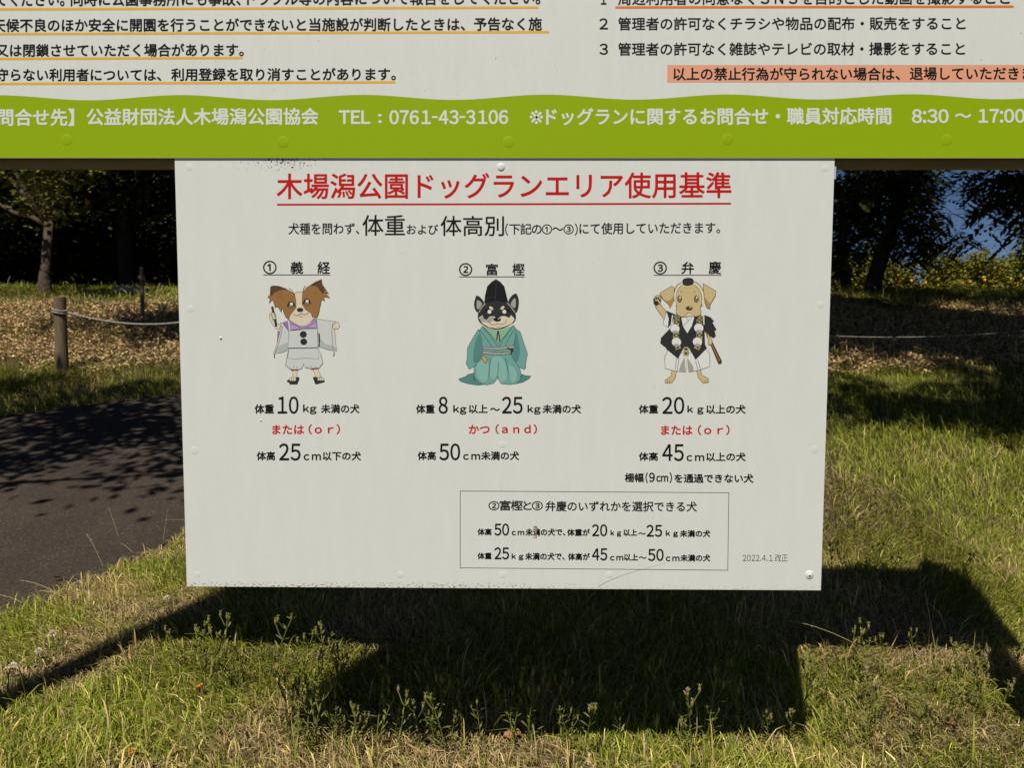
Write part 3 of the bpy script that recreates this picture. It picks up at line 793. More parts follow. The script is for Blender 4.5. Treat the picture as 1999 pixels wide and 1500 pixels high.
D.shape('d_tan', [(340,325),(370,340),(362,480),(320,565),(305,520),(260,480),(212,420),(215,400)], 5, False)
D.fill('d_tan2', [(360,440),(355,500),(320,562),(308,525),(270,490),(320,480)], True)
D.shape('d_tan', [(680,298),(822,380),(815,430),(760,520),(755,575),(725,560),(700,500),(685,400)], 5, False)
D.fill('d_tan2', [(690,440),(705,500),(728,556),(752,572),(756,520),(740,500)], True)
D.shape('d_tan', [(400,310),(520,268),(630,300),(690,400),(680,500),(650,560),(660,610),(640,645),(580,655),(527,615),(470,660),(420,650),(388,610),(395,550),(370,480),(368,390)], 5, True)
D.stroke('d_white', [(462,290),(400,350),(375,440),(385,540)], 14); D.stroke('d_white', [(575,290),(640,340),(680,430),(678,540)], 14)
D.stroke('d_black', [(450,310),(402,370),(384,450),(392,540)], 3); D.stroke('d_black', [(585,310),(640,370),(668,450),(660,545)], 3)
D.shape('d_cream', [(470,658),(527,614),(588,650),(530,655)], 4, False)
for x, s_ in ((426, 1), (608, -1)):
    D.oval('d_black', x, 466, 25, 38); D.oval('d_eye', x, 470, 17, 28); D.oval('d_white', x + 5, 448, 9, 12)
    D.stroke('d_black', [(x + 14 * s_, 382), (x + 28 * s_, 398)], 5)
D.oval('d_black', 530, 567, 38, 23); D.oval('d_wood', 528, 565, 32, 18); D.oval('d_tan', 543, 558, 13, 7)
D.shape('d_char', [(462,255),(515,238),(570,250),(572,300),(515,320),(464,305)], 4, True); D.stroke('d_char2', [(466,270),(515,285),(568,268)], 4)
D.build('tan dog in a black coat and white breeches, one paw raised')

# ------------------------------------------------------------------ trees
def leaf_quads(C, length, width, r, droop=0.25, flat=0.6):
    """one folded leaf (4 corners) for every centre"""
    n = len(C)
    th = r.uniform(0, 2 * math.pi, n)
    dz = r.normal(-droop, 0.35, n)
    D = np.stack([np.cos(th), np.sin(th), dz], 1); D /= np.linalg.norm(D, axis=1)[:, None]
    U = r.normal(0, 1 - flat, (n, 3)); U[:, 2] += 1
    S = np.cross(D, U); S /= np.linalg.norm(S, axis=1)[:, None] + 1e-9
    ln = (length * r.uniform(0.7, 1.25, n))[:, None]; wd = (width * r.uniform(0.7, 1.2, n))[:, None]
    V = np.stack([C - D * ln / 2, C + S * wd / 2, C + D * ln / 2, C - S * wd / 2], 1)
    return V.reshape(-1, 3)
def pinnate(C, length, leaflet, r, pairs=6, dirs=None):
    """feather leaves: pairs of narrow leaflets along a drooping stalk"""
    n = len(C)
    th = r.uniform(0, 2 * math.pi, n) if dirs is None else dirs + r.normal(0, 0.7, n)
    A = np.stack([np.cos(th), np.sin(th), r.normal(-0.3, 0.3, n)], 1); A /= np.linalg.norm(A, axis=1)[:, None]
    U = r.normal(0, 0.35, (n, 3)); U[:, 2] += 1
    S = np.cross(A, U); S /= np.linalg.norm(S, axis=1)[:, None]
    out = []
    L_ = length * r.uniform(0.75, 1.2, n)
    for k in range(pairs):
        t = (k + 1) / pairs
        P = C + A * (L_ * t)[:, None]; P[:, 2] -= L_ * t * t * 0.35
        for sgn in (-1, 1):
            D = S * sgn + A * 0.45 + r.normal(0, 0.08, (n, 3)); D[:, 2] -= 0.22
            D /= np.linalg.norm(D, axis=1)[:, None]
            ll = leaflet * (0.75 + 0.45 * math.sin(math.pi * t)) 
            W = np.cross(D, U); W /= np.linalg.norm(W, axis=1)[:, None]
            out.append(np.stack([P, P + D * ll * 0.45 + W * ll * 0.16, P + D * ll, P + D * ll * 0.45 - W * ll * 0.16], 1))
    return np.concatenate(out, 0).reshape(-1, 3)
def cluster_centres(c, rad, n, r, low=-1.0):
    out = []
    while len(out) < n:
        v = r.normal(0, 1, 3); v /= np.linalg.norm(v)
        v *= r.uniform(0.12, 1) ** 0.45
        if v[2] < low: continue
        out.append(np.array(c) + v * np.array(rad))
    return np.array(out)
def foliage(name, V, green, r, parent, jitter=0.3, mtl=None):
    n = len(V) // 4
    g = np.array(green)[None, :] * np.exp(r.normal(0, jitter, (n, 1)))
    g[:, 0] *= np.exp(r.normal(0, 0.12, n))
    return np_mesh(name, V, np.arange(len(V)), np.full(n, 4), mtl or M['leaf'], parent, np.repeat(g, 4, 0))
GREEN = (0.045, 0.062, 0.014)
def tree(name, label, base, crown_c, crown_r, seed, trunk_r=0.17, fork=2.2, n_cl=55, per=160, leaf=(0.2, 0.1), sig=0.42,
         green=GREEN, group=None, kind='broad', extra=(), limbs=8, bark='dark_bark', lean=0.0, cat='tree', low=-1.0, eper=None, esig=None, arms=(), gaps=()):
    r = np.random.default_rng(seed)
    b = Vector((base[0], base[1], hz(base[0], base[1])))
    t = empty(name, b, label, cat, group)
    CL = cluster_centres(crown_c, crown_r, n_cl, r, low)
    for gx_, gy_, gr_ in gaps: CL = CL[np.hypot(CL[:, 0] - gx_, CL[:, 1] - gy_) > gr_]
    n_cl = len(CL)
    if len(extra): CL = np.concatenate([CL, np.array([tuple(e) for e in extra])], 0)
    mb = MB()
    c = Vector(crown_c)
    top = Vector((b.x + (c.x - b.x) * 0.3 + lean, b.y + (c.y - b.y) * 0.3, b.z + fork))
    mid = b.lerp(top, 0.5) + Vector((r.normal(0, 0.06), r.normal(0, 0.06), 0))
    mb.tube([b - Vector((0, 0, 0.2)), b + Vector((0, 0, 0.03)), b + Vector((0, 0, 0.3)), mid, top], [trunk_r * 1.6, trunk_r * 1.35, trunk_r * 1.05, trunk_r * 0.9, trunk_r * 0.8], 12)
    pick = list(r.choice(n_cl, min(limbs, n_cl), replace=False)) + list(range(n_cl, len(CL)))
    for i in pick:
        e = Vector(CL[i])
        if i >= n_cl:              # a low hanging bough: a twig from the nearest part of the crown
            s = Vector(min(CL[:n_cl], key=lambda q_: (Vector(q_) - e).length))
            mb.tube([s, s.lerp(e, 0.5) + Vector((0, 0, 0.12)), e], [0.022, 0.015, 0.007], 6)
            continue
        s = top.lerp(mid, r.uniform(0, 0.25))
        m1 = s.lerp(e, 0.4) + Vector((r.normal(0, .12), r.normal(0, .12), 0.25))
        mb.tube([s, s.lerp(m1, 0.5), m1, m1.lerp(e, 0.6), e], [trunk_r * 0.5, trunk_r * 0.42, trunk_r * 0.3, trunk_r * 0.17, 0.012], 7)
    for e, w_ in arms:             # boughs whose course shows below the crown
        e = Vector(e); m1 = top.lerp(e, 0.45) + Vector((r.normal(0, .05), 0, -0.06))
        mb.tube([top - Vector((0, 0, .12)), top.lerp(m1, .5), m1, m1.lerp(e, .55) + Vector((0, 0, .05)), e], [w_, w_ * .9, w_ * .8, w_ * .65, w_ * .45], 8)
    mb.build('trunk', M[bark], t, smooth=True)
    P = []
    for i, q_ in enumerate(CL):
        e_ = i >= n_cl
        m_, g_ = (eper or per, esig or sig) if e_ else (per, sig)
        P.append(q_ + r.normal(0, 1, (m_, 3)) * np.array([g_, g_, g_ * 0.55]) * r.uniform(0.7, 1.25))
    P = np.concatenate(P, 0)
    V = pinnate(P, leaf[0], leaf[1], r) if kind == 'pinnate' else leaf_quads(P, leaf[0], leaf[1], r)
    foliage('crown', V, green, r, t)
    return t
Y0 = CAM.y
def W(x, d): return (x, d + Y0)

# the sunlit forked tree on the left bank
lb = ground_at(88, 572); lb = (lb.x, lb.y)
sp = [at(60, 345, 14.2), at(95, 375, 14.0), at(120, 340, 14.4), at(75, 395, 14.1), at(110, 415, 14.3), at(135, 335, 14.2), at(20, 330, 14.4), at(150, 330, 14.0)]
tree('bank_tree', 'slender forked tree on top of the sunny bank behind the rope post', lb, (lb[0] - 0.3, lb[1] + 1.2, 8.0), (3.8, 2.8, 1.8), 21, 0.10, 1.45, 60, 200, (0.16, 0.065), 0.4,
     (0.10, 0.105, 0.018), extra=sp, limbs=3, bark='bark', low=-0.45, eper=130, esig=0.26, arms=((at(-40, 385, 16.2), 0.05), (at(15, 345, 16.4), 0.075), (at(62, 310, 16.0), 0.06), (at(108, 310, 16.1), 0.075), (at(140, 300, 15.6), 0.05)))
# dark wood behind it: separate trees, each with trunk and crown
wood = [(-13.5, 17.8, 'leftmost tree of the dark wood, low spreading crown'), (-6.2, 18.6, 'wide dark tree of the wood just left of the small board'),
        (-3.2, 20.0, 'dark tree of the wood mostly hidden behind the small board'), (-10.4, 20.5, 'dark tree of the wood right behind the forked bank tree'),
        (-16.5, 21.5, 'far left tree deep in the dark wood'), (-7.8, 22.5, 'deep shaded tree in the middle of the dark wood'), (-1.5, 24.5, 'tall dark tree behind the small board at the path end')]
for i, (x, d, lab) in enumerate(wood):
    b = W(x, d)
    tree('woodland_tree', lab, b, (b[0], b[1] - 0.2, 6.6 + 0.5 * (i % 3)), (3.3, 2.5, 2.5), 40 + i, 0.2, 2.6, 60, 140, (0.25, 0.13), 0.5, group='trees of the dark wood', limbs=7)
shr = [(-19, 23), (-15.5, 24), (-12.6, 23.2), (-9.6, 24.3), (-6.8, 24.8), (-4.2, 23.5), (-13.8, 26.5), (-10.8, 27), (-8, 27.4), (-5, 27), (-2, 27.5)]
for i, (x, d) in enumerate(shr):
    b = W(x, d)
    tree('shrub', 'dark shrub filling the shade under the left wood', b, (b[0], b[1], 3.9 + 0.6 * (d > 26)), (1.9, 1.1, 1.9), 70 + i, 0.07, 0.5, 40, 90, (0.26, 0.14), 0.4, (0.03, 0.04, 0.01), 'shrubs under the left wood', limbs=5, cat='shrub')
r = np.random.default_rng(5)
n = 42000
P = np.stack([r.uniform(-40, 7.0, n), r.uniform(29, 36, n) + Y0, 1.9 + 10 * r.uniform(0, 1, n) ** 1.3], 1)
P = P[P[:, 2] < 2 + 9 * (0.75 + 0.6 * fbm(P[:, 0] * 0.3, P[:, 1] * 0.3, 3))]
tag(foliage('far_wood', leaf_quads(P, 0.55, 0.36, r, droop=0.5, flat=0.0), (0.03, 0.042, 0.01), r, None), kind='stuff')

# trees on the right bank
rb = ground_at(1706, 573)
ex = [at(*q_) for q_ in ((1700, 345, 15.4), (1650, 350, 15.6), (1745, 350, 15.0), (1790, 345, 14.8), (1690, 395, 15.4), (1740, 395, 15.2), (1650, 410, 15.8), (1775, 385, 15.0),
      (1765, 440, 15.0), (1800, 450, 14.8), (1825, 470, 14.8), (1790, 490, 15.2), (1745, 470, 15.4), (1700, 440, 15.8), (1800, 410, 14.7), (1640, 460, 16.2))]
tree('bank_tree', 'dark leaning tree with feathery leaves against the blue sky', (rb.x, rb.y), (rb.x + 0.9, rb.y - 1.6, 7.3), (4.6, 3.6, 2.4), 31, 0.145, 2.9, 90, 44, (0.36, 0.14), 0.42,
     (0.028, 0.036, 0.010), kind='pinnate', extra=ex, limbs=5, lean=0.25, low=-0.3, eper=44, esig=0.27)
for i, (px, d, lab, g) in enumerate(((1652, 19.5, 'thin dark trunked tree close to the right edge of the small board', (0.07, 0.08, 0.016)),)):
    b = at(px, 560, d); 
    tree('bank_tree', lab, (b.x, b.y), (b.x - 0.2, b.y + 0.6, 5.9), (2.9, 1.8, 3.0), 90 + i, 0.13, 2.4, 75, 150, (0.2, 0.1), 0.4, g,
         extra=[at(1635, 470, 18), at(1650, 500, 18.2), at(1628, 510, 18.2), at(1660, 440, 18), at(1640, 520, 18.5)], limbs=6)
x8 = W(8.8, 8.2)
tree('bank_tree', 'large shade tree standing beyond the right edge of the picture', x8, (7.0, 7.7 + Y0, 6.3), (5.4, 4.6, 1.6), 35, 0.22, 3.0, 165, 52, (0.40, 0.165), 0.5, (0.03, 0.038, 0.010), kind='pinnate',
     extra=[at(1940, 350, 10.3), at(1985, 350, 10), at(2000, 410, 10.2), at(1995, 375, 10.4)], limbs=9, low=-0.1, eper=36, esig=0.26, gaps=((3.5, 6.3 + Y0, 1.1), (7.2, 10.8 + Y0, 0.9), (4.6, 7.4 + Y0, 0.6)))
# trees whose shade falls on the path and the left bank
b = W(-7.0, 3.0)
tree('path_tree', 'tree left of the picture whose crown shades the asphalt path', b, (-5.6, 3.5 + Y0, 5.7), (2.5, 2.0, 1.3), 52, 0.16, 2.8, 24, 160, (0.16, 0.08), 0.36, limbs=7)
b = W(-3.25, 10.2)
tree('path_tree', 'tree behind the small board whose crown shades the left bank', b, (-6.7, 9.8 + Y0, 6.3), (1.7, 1.2, 1.0), 53, 0.14, 3.5, 26, 110, (0.18, 0.09), 0.36, limbs=6)

b = W(-8.8, 6.0)
tree('path_tree', 'second tree left of the picture whose crown shades the grass verge', b, (-6.5, 5.3 + Y0, 6.0), (2.6, 0.9, 1.0), 54, 0.15, 3.0, 28, 100, (0.16, 0.08), 0.34, limbs=6)
b = W(8.4, 4.4)
tree('path_tree', 'tree right of the picture whose crown shades the lawn below the right bank', b, (5.0, 4.5 + Y0, 6.2), (3.0, 0.9, 0.9), 57, 0.16, 3.2, 34, 130, (0.2, 0.1), 0.36, limbs=7)

# hedge, flowers and small conifer beyond the right bank
r = np.random.default_rng(9)
for i in range(9):
    x = 9.5 + i * 2.2
    d = 35 + r.uniform(-.6, .6)
    t = empty('hedge_bush', (x, d + Y0, 2.2), 'rounded sunlit hedge bush in the row beyond the right bank', 'bush', 'hedge bushes beyond the right bank')
    CL = cluster_centres((x, d + Y0, 3.35), (1.6, 0.9, 1.55 + 0.15 * math.sin(i * 2.1)), 60, r)
    P = np.concatenate([c_ + r.normal(0, 0.24, (190, 3)) for c_ in CL], 0)
    foliage('foliage', leaf_quads(P, 0.15, 0.09, r, droop=0.4, flat=0.25), (0.19, 0.18, 0.018), r, t, 0.12)
    mb = MB()
    for k in range(4): mb.tube([(x + .1 * k - .2, d + Y0, 2.05), (x + .4 * k - .6, d + Y0, 3.0)], [0.05, 0.02], 6)
    mb.build('stems', M['dark_bark'], t)
n = 800
X = r.uniform(5, 26, n); Dp = r.uniform(21.5, 26, n)
Z = hgt(X, Dp + Y0)
H = 0.40 + 0.38 * r.uniform(0, 1, n)
stalk = np.stack([X, Dp + Y0, Z], 1)
P = np.concatenate([stalk + np.stack([r.normal(0, .09, n), r.normal(0, .09, n), H * r.uniform(0.1, 0.9, n)], 1) for _ in range(10)], 0)
V1 = leaf_quads(P, 0.22, 0.07, r, droop=-0.3)
keep = r.uniform(0, 1, n) < np.clip(1.15 - (X - 6) / 18, 0.2, 1)
F = stalk[keep] + np.stack([r.normal(0, .05, keep.sum()), r.normal(0, .05, keep.sum()), H[keep]], 1)
F = F[::3]; F = np.concatenate([F + r.normal(0, 0.09, F.shape) for _ in range(3)], 0)
V2 = leaf_quads(F, 0.085, 0.08, r, droop=0)
V2b = leaf_quads(F, 0.085, 0.08, r, droop=-2)
V = np.concatenate([V1, V2, V2b], 0)
c = np.concatenate([np.tile((0.12, 0.12, 0.018), (len(V1), 1)), np.tile((0.62, 0.36, 0.015), (len(V2) * 2, 1))], 0) * np.exp(np.repeat(r.normal(0, .2, (len(V) // 4, 1)), 4, 0))
tag(np_mesh('flower_bed', V, np.arange(len(V)), np.full(len(V) // 4, 4), M['leaf'], None, c), 'bed of tall yellow flowers along the top of the right bank', 'flowers', kind='stuff')
cb = at(2003, 560, 30)
t = empty('conifer', (cb.x, cb.y, hz(cb.x, cb.y)), 'pale green tree in sun at the far right edge above the hedge', 'tree')
CL = [(cb.x + r.normal(0, 1) * 0.62 * (1 - k / 46), cb.y + r.normal(0, 1) * 0.5 * (1 - k / 46), 2.6 + 3.1 * k / 40) for k in range(40)]
P = np.concatenate([np.array(c_) + r.normal(0, 0.2, (60, 3)) for c_ in CL], 0)
foliage('crown', leaf_quads(P, 0.2, 0.09, r), (0.12, 0.15, 0.04), r, t)
mb = MB(); mb.tube([(cb.x, cb.y, hz(cb.x, cb.y) - .1), (cb.x, cb.y, 4.8)], [0.13, 0.04], 8); mb.build('trunk', M['dark_bark'], t)

# ------------------------------------------------------------------ rope fence on the banks
def fence_post(p, rad, h, label, group='rope fence posts'):
    t = empty('fence_post', p, label, 'post', group)
    mb = MB()
    mb.tube([p - Vector((0, 0, 0.15)), p + Vector((0, 0, h * 0.5)), p + Vector((0, 0, h - 0.012)), p + Vector((0, 0, h))], [rad * 1.02, rad, rad * 0.98, rad * 0.9], 18)
    mb.build('wood_pole', M['post_wood'], t)
    mb = MB()                       # two turns of rope round the pole
    for k in (0.785, 0.815):
        pts = [p + Vector(((rad + .012) * math.cos(w), (rad + .012) * math.sin(w), h * k + 0.012 * math.sin(w * 2))) for w in np.linspace(0, 2 * math.pi, 17)]
        mb.tube(pts, 0.012, 6, cap=False)
    mb.build('rope_wrap', M['rope'], t, smooth=True)
    return p + Vector((0, 0, h * 0.8))
def rope(a, b, sag, label, rad=0.012):
    pts = []
    n = 26
    for i in range(n + 1):
        t = i / n
        p = a.lerp(b, t); p.z -= sag * 4 * t * (1 - t)
        pts.append(p)
    mb = MB(); mb.tube(pts, rad, 7)
    return tag(mb.build('rope', M['rope'], None, smooth=True), label, 'rope', 'ropes between the posts')
p1 = ground_at(122, 726)
k1 = fence_post(p1, 0.075, 0.98 * (p1.y - Y0) / 10, 'thick wooden rope post at the foot of the sunny left bank')
x2, y2_ = W(-3.7, p1.y - Y0 + 0.15)
p2 = Vector((x2, y2_, hz(x2, y2_)))
k2 = fence_post(p2, 0.075, 0.95, 'wooden rope post hidden behind the left half of the small board')
rope(k1 + Vector((0.07, 0, 0)), k2, 0.17, 'pale rope sagging from the thick left post toward the small board')
x0_, y0_ = W(p1.x - 2.9, p1.y - Y0 - 0.3)
p3 = ground_at(279, 622)
fence_post(p3, 0.032, 0.85, 'thin dark post in the shade higher up the left bank')
pr = []
for (x, d, lab) in ((3.3, 9.4, 'wooden rope post hidden behind the right half of the small board'), (7.4, 10.2, 'wooden rope post beyond the right edge of the picture')):
    x_, y_ = W(x, d)
    pr.append(fence_post(Vector((x_, y_, hz(x_, y_))), 0.07, 0.72, lab))
rope(pr[0], pr[1], 0.10, 'thin rope crossing the shaded right bank', 0.0055)

# two pale stones at the edge of the wood
for (px, py, s_, lab) in ((243, 570, 0.15, 'pale flat stone at the edge of the dark wood, left of two'), (272, 569, 0.13, 'pale rounded stone at the edge of the dark wood, right of two')):
    p = ground_at(px, py + 4)
    bm = bmesh.new(); bmesh.ops.create_icosphere(bm, subdivisions=3, radius=1)
    rr = np.random.default_rng(px)
    for v in bm.verts:
        k = 1 + 0.35 * (float(noise2(np.array([v.co.x * 1.7 + px]), np.array([v.co.y * 1.7 + v.co.z]), px)[0]) - 0.5)
        v.co = Vector((p.x + v.co.x * s_ * 1.3 * k, p.y + v.co.y * s_ * k, p.z + 0.05 + v.co.z * s_ * 0.75 * k))
    me = bpy.data.meshes.new('stone'); bm.to_mesh(me); bm.free()
    tag(link('stone', me, None, [M['stone']]), lab, 'stone')

# ------------------------------------------------------------------ grass
def blades(X, D, h, w, r, lean, base_c, tip_c, name, label=None, along=None, lift=0.0):
    n = len(X)
    Y = D + Y0
    Z = hgt(X, Y) - 0.004 + lift
    P = np.stack([X, Y, Z], 1)
    th = r.uniform(0, 2 * math.pi, n) if along is None else along + r.normal(0, 1.0, n)
    ln = np.clip(lean, 0, 1.3)
    A = np.stack([np.cos(th), np.sin(th), np.zeros(n)], 1)
    ph = th + math.pi / 2 + r.normal(0, 0.7, n)
    S = np.stack([np.cos(ph), np.sin(ph), np.zeros(n)], 1) * (w / 2)[:, None]
    up = np.zeros((n, 3)); up[:, 2] = 1
    m1 = P + A * (h * ln * 0.22)[:, None] + up * (h * 0.45 * (1 - 0.25 * ln))[:, None]
    m2 = P + A * (h * ln * 0.62)[:, None] + up * (h * 0.80 * (1 - 0.42 * ln))[:, None]
    tip = P + A * (h * ln * 1.05)[:, None] + up * (h * (1 - 0.62 * ln))[:, None]
    V = np.stack([P - S * .9, P + S * .9, m1 - S, m1 + S, m2 - S * 0.7, m2 + S * 0.7, tip], 1).reshape(-1, 3)
    k = (np.arange(n) * 7)[:, None]
    q = np.concatenate([k + np.array([[0, 1, 3, 2, 2, 3, 5, 4, 4, 5, 6]])], 1)
    sizes = np.tile([4, 4, 3], n)
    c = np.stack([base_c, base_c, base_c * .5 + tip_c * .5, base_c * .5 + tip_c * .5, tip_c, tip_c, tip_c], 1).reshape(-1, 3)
    return V, q.ravel(), sizes, c
class Field:
    def __init__(s): s.V, s.L, s.S, s.C, s.n = [], [], [], [], 0
    def add(s, t):
        s.V.append(t[0]); s.L.append(t[1] + s.n); s.S.append(t[2]); s.C.append(t[3]); s.n += len(t[0])
    def build(s, name, mtl, label, cat):
        return tag(np_mesh(name, np.concatenate(s.V), np.concatenate(s.L), np.concatenate(s.S), mtl, None, np.concatenate(s.C)), label, cat, kind='stuff')
def scatter(n, d0, d1, k, m, r):
    D = np.sqrt(r.uniform(d0 * d0, d1 * d1, n)); X = r.uniform(-1, 1, n) * (k * D + m)
    return X, D
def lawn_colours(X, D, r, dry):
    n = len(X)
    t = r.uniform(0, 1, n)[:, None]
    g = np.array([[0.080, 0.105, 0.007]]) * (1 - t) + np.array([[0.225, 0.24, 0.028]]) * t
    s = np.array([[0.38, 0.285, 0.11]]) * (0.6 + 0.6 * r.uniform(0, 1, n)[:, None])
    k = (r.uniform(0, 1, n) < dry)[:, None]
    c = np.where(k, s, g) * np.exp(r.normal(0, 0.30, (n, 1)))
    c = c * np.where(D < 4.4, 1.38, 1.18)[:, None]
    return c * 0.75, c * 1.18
r = np.random.default_rng(3)
G = Field()
def edge(X, D): return ~path_in(X, D, -0.03 + 0.10 * (noise2(X * 9, D * 9, 77) - 0.5))
def bank_dry(X, D):
    """how bare of green the ground is: patches near the boards, leaf litter on the bank"""
    near = np.clip((fbm(X * 1.7, D * 1.7, 31) - 0.46) * 5.0, 0, 0.92) * np.where(D < 4.4, 1.0, np.where(X < 0, 0.6, 0.35))
    bank = np.clip((D - 9.7) / 0.8, 0, 1) * np.clip((14.9 - D) / 1.3, 0, 1)
    return np.where(D < 9.6, near, np.maximum(near * 0.4, bank * 0.86))
for (n, d0, d1, hh, ww) in ((30000, 0.5, 2.15, 0.055, 0.0042), (230000, 2.15, 4.9, 0.050, 0.0022), (52000, 2.15, 4.7, 0.070, 0.0046), (150000, 4.7, 10.2, 0.085, 0.0055), (85000, 10.2, 17.0, 0.11, 0.011)):
    X, D = scatter(n, d0, d1, 0.78, 0.5 if d0 > 1 else 1.4, r)
    hid = (np.abs(X - 0.1) < 0.40 * D) & (D > 4.6)
    k = edge(X, D) & ~(hid & (r.uniform(0, 1, n) > 0.3))
    dry = bank_dry(X, D)
    k &= r.uniform(0, 1, n) > dry * 0.72
    X, D, dry = X[k], D[k], dry[k]
    n = len(X)
    tuft = fbm(X * 3.1, D * 3.1, 41)
    lush = np.clip((X - 1.2) / 1.2, 0, 1) * np.clip((D - 3.2) / 1.0, 0, 1) * np.clip((9 - D) / 2, 0, 1)
    h = hh * (0.45 + 1.15 * tuft) * np.exp(r.normal(0, 0.32, n)) * (1 + 0.22 * lush)
    lean = np.abs(r.normal(0.80 if ww < 0.003 else 0.68, 0.36, n))
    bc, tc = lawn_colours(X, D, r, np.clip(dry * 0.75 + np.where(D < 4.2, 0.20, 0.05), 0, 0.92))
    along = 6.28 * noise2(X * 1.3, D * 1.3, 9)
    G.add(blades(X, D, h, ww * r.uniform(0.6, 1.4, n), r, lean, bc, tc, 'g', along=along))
# taller loose blades
X, D = scatter(3400, 2.2, 9.5, 0.76, 0.4, r)
k = edge(X, D) & (fbm(X * 2.3, D * 2.3, 55) > 0.47); X, D = X[k], D[k]
bc, tc = lawn_colours(X, D, r, np.full(len(X), 0.25))
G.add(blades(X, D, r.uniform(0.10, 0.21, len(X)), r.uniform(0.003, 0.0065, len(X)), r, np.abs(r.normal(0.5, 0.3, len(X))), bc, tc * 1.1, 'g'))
G.build('grass', M['grass'], 'rough olive lawn grass around and behind the boards', 'grass')
# dry straw lying flat
T = Field()
X, D = scatter(110000, 2.15, 6.0, 0.78, 0.5, r)
k = edge(X, D) & (r.uniform(0, 1, len(X)) < bank_dry(X, D) + 0.18); X, D = X[k], D[k]
n = len(X)
s = np.array([[0.52, 0.385, 0.20]]) * (0.30 + 0.85 * r.uniform(0, 1, n)[:, None])
T.add(blades(X, D, r.uniform(0.02, 0.075, n), r.uniform(0.0012, 0.0028, n), r, r.uniform(0.85, 1.3, n), s, s * 1.1, 's', lift=0.008))
# leaf litter on the banks
n = 62000
X = np.concatenate([r.uniform(-15, -1.8, n), r.uniform(1.5, 12, n)]); D = r.uniform(9.4, 15.3, 2 * n)
k = (fbm(X * 0.9, D * 0.9, 61) + np.clip((D - 10.2) * 0.5, -0.5, 0.25) - np.clip((D - 13.6) * 0.3, 0, 0.8)) > 0.44
X, D = X[k], D[k]; n = len(X)
C_ = np.stack([X, D + Y0, hgt(X, D + Y0) + r.uniform(0.01, 0.05, n)], 1)
V = leaf_quads(C_, 0.050, 0.028, r, droop=0.0, flat=0.4)
c = np.array([[0.50, 0.335, 0.175]]) * np.exp(r.normal(0, 0.27, (n, 1))) * (1 + 0.06 * r.normal(0, 1, (n, 3)))
T.add((V, np.arange(len(V)), np.full(n, 4), np.repeat(c, 4, 0)))
T.build('dry_litter', M['litter'], 'dry straw and fallen leaves lying over the ground', 'leaf litter')

# ------------------------------------------------------------------ single plants in the grass
flat('stem_green', (0.15, 0.16, 0.035), 0.7, 0.08); flat('bud', (0.23, 0.20, 0.07), 0.7, 0.08); flat('pink', (0.62, 0.30, 0.36), 0.6); flat('clover_white', (0.72, 0.62, 0.50), 0.7)
flat('clover_leaf', (0.075, 0.12, 0.012), 0.6, 0.1); flat('straw', (0.42, 0.35, 0.17), 0.6); flat('yellow_petal', (0.6, 0.33, 0.02), 0.5)
flat('leaf_orange', (0.55, 0.22, 0.03), 0.7); flat('leaf_brown', (0.33, 0.13, 0.06), 0.7); flat('broad_leaf', (0.26, 0.30, 0.11), 0.5)
def narrow_leaf(mb, p, d, ln, wd, mi=0):
    d = Vector(d).normalized(); s = d.cross(Vector((0, 0, 1)))
    if s.length < 0.05: s = Vector((1, 0, 0))
    s.normalize()
    a, b = p + d * ln * 0.4, p + d * ln * 0.75 - Vector((0, 0, ln * 0.06))
    mb.poly([p, a + s * wd / 2, b + s * wd * .35, p + d * ln - Vector((0, 0, ln * .15)), b - s * wd * .35, a - s * wd / 2], mi)
def catchfly(seed, h, flower):
    rr = random.Random(seed)
    t = empty('catchfly', (0, 0, 0), None, 'wildflower', 'catchfly plants in the grass')
    mb = MB()
    pts = [Vector((0, 0, -0.01))]
    a = Vector((rr.uniform(-.25, .25), rr.uniform(-.25, .25), 1))
    for i in range(1, 7): pts.append(Vector((a.x * h * (i / 6) ** 1.5, a.y * h * (i / 6) ** 1.5, h * i / 6)))
    mb.tube(pts, [0.0016] * 4 + [0.0013] * 3, 5)
    for i in range(1, 7):
        w = rr.uniform(0, 6.28)
        for s_ in (0, math.pi):
            narrow_leaf(mb, pts[i], (math.cos(w + s_), math.sin(w + s_), rr.uniform(.5, 1.3)), h * rr.uniform(.18, .3) * (1.25 - i / 9), 0.0065)
    tips = [pts[-1]]
    for i in (4, 5):
        w = rr.uniform(0, 6.28); e = pts[i] + Vector((math.cos(w) * h * .14, math.sin(w) * h * .14, h * rr.uniform(.16, .26)))
        mb.tube([pts[i], pts[i].lerp(e, .5) + Vector((0, 0, -.004)), e], 0.0012, 5); tips.append(e)
    mb.build('stem', M['stem_green'], t)
    for k, p in enumerate(tips):
        mb = MB()
        mb.tube([p - Vector((0, 0, .004)), p + Vector((0, 0, .001)), p + Vector((0, 0, .006)), p + Vector((0, 0, .011)), p + Vector((0, 0, .016))], [0.0012, 0.0030, 0.0038, 0.0025, 0.0008], 7)
        for j in range(5):
            w = j * 1.257; narrow_leaf(mb, p + Vector((0, 0, .01)), (math.cos(w), math.sin(w), 1.4), 0.011, 0.0022)
        mb.build('bud', M['bud' if k else 'stem_green'], t, smooth=False)
    if flower:
        mb = MB(); p = tips[flower % 3] + Vector((0, -0.002, 0.016))
        for j in range(5):
            w = j * 1.257 + .3
            c_ = p + Vector((math.cos(w) * .0034, -.0015, math.sin(w) * .0034))
            u = Vector((math.cos(w), 0, math.sin(w))) * .0031; v = Vector((-math.sin(w), 0, math.cos(w))) * .0015
            mb.poly([c_ - u, c_ + v, c_ + u, c_ - v])
        mb.build('flower', M['pink'], t)
    return t
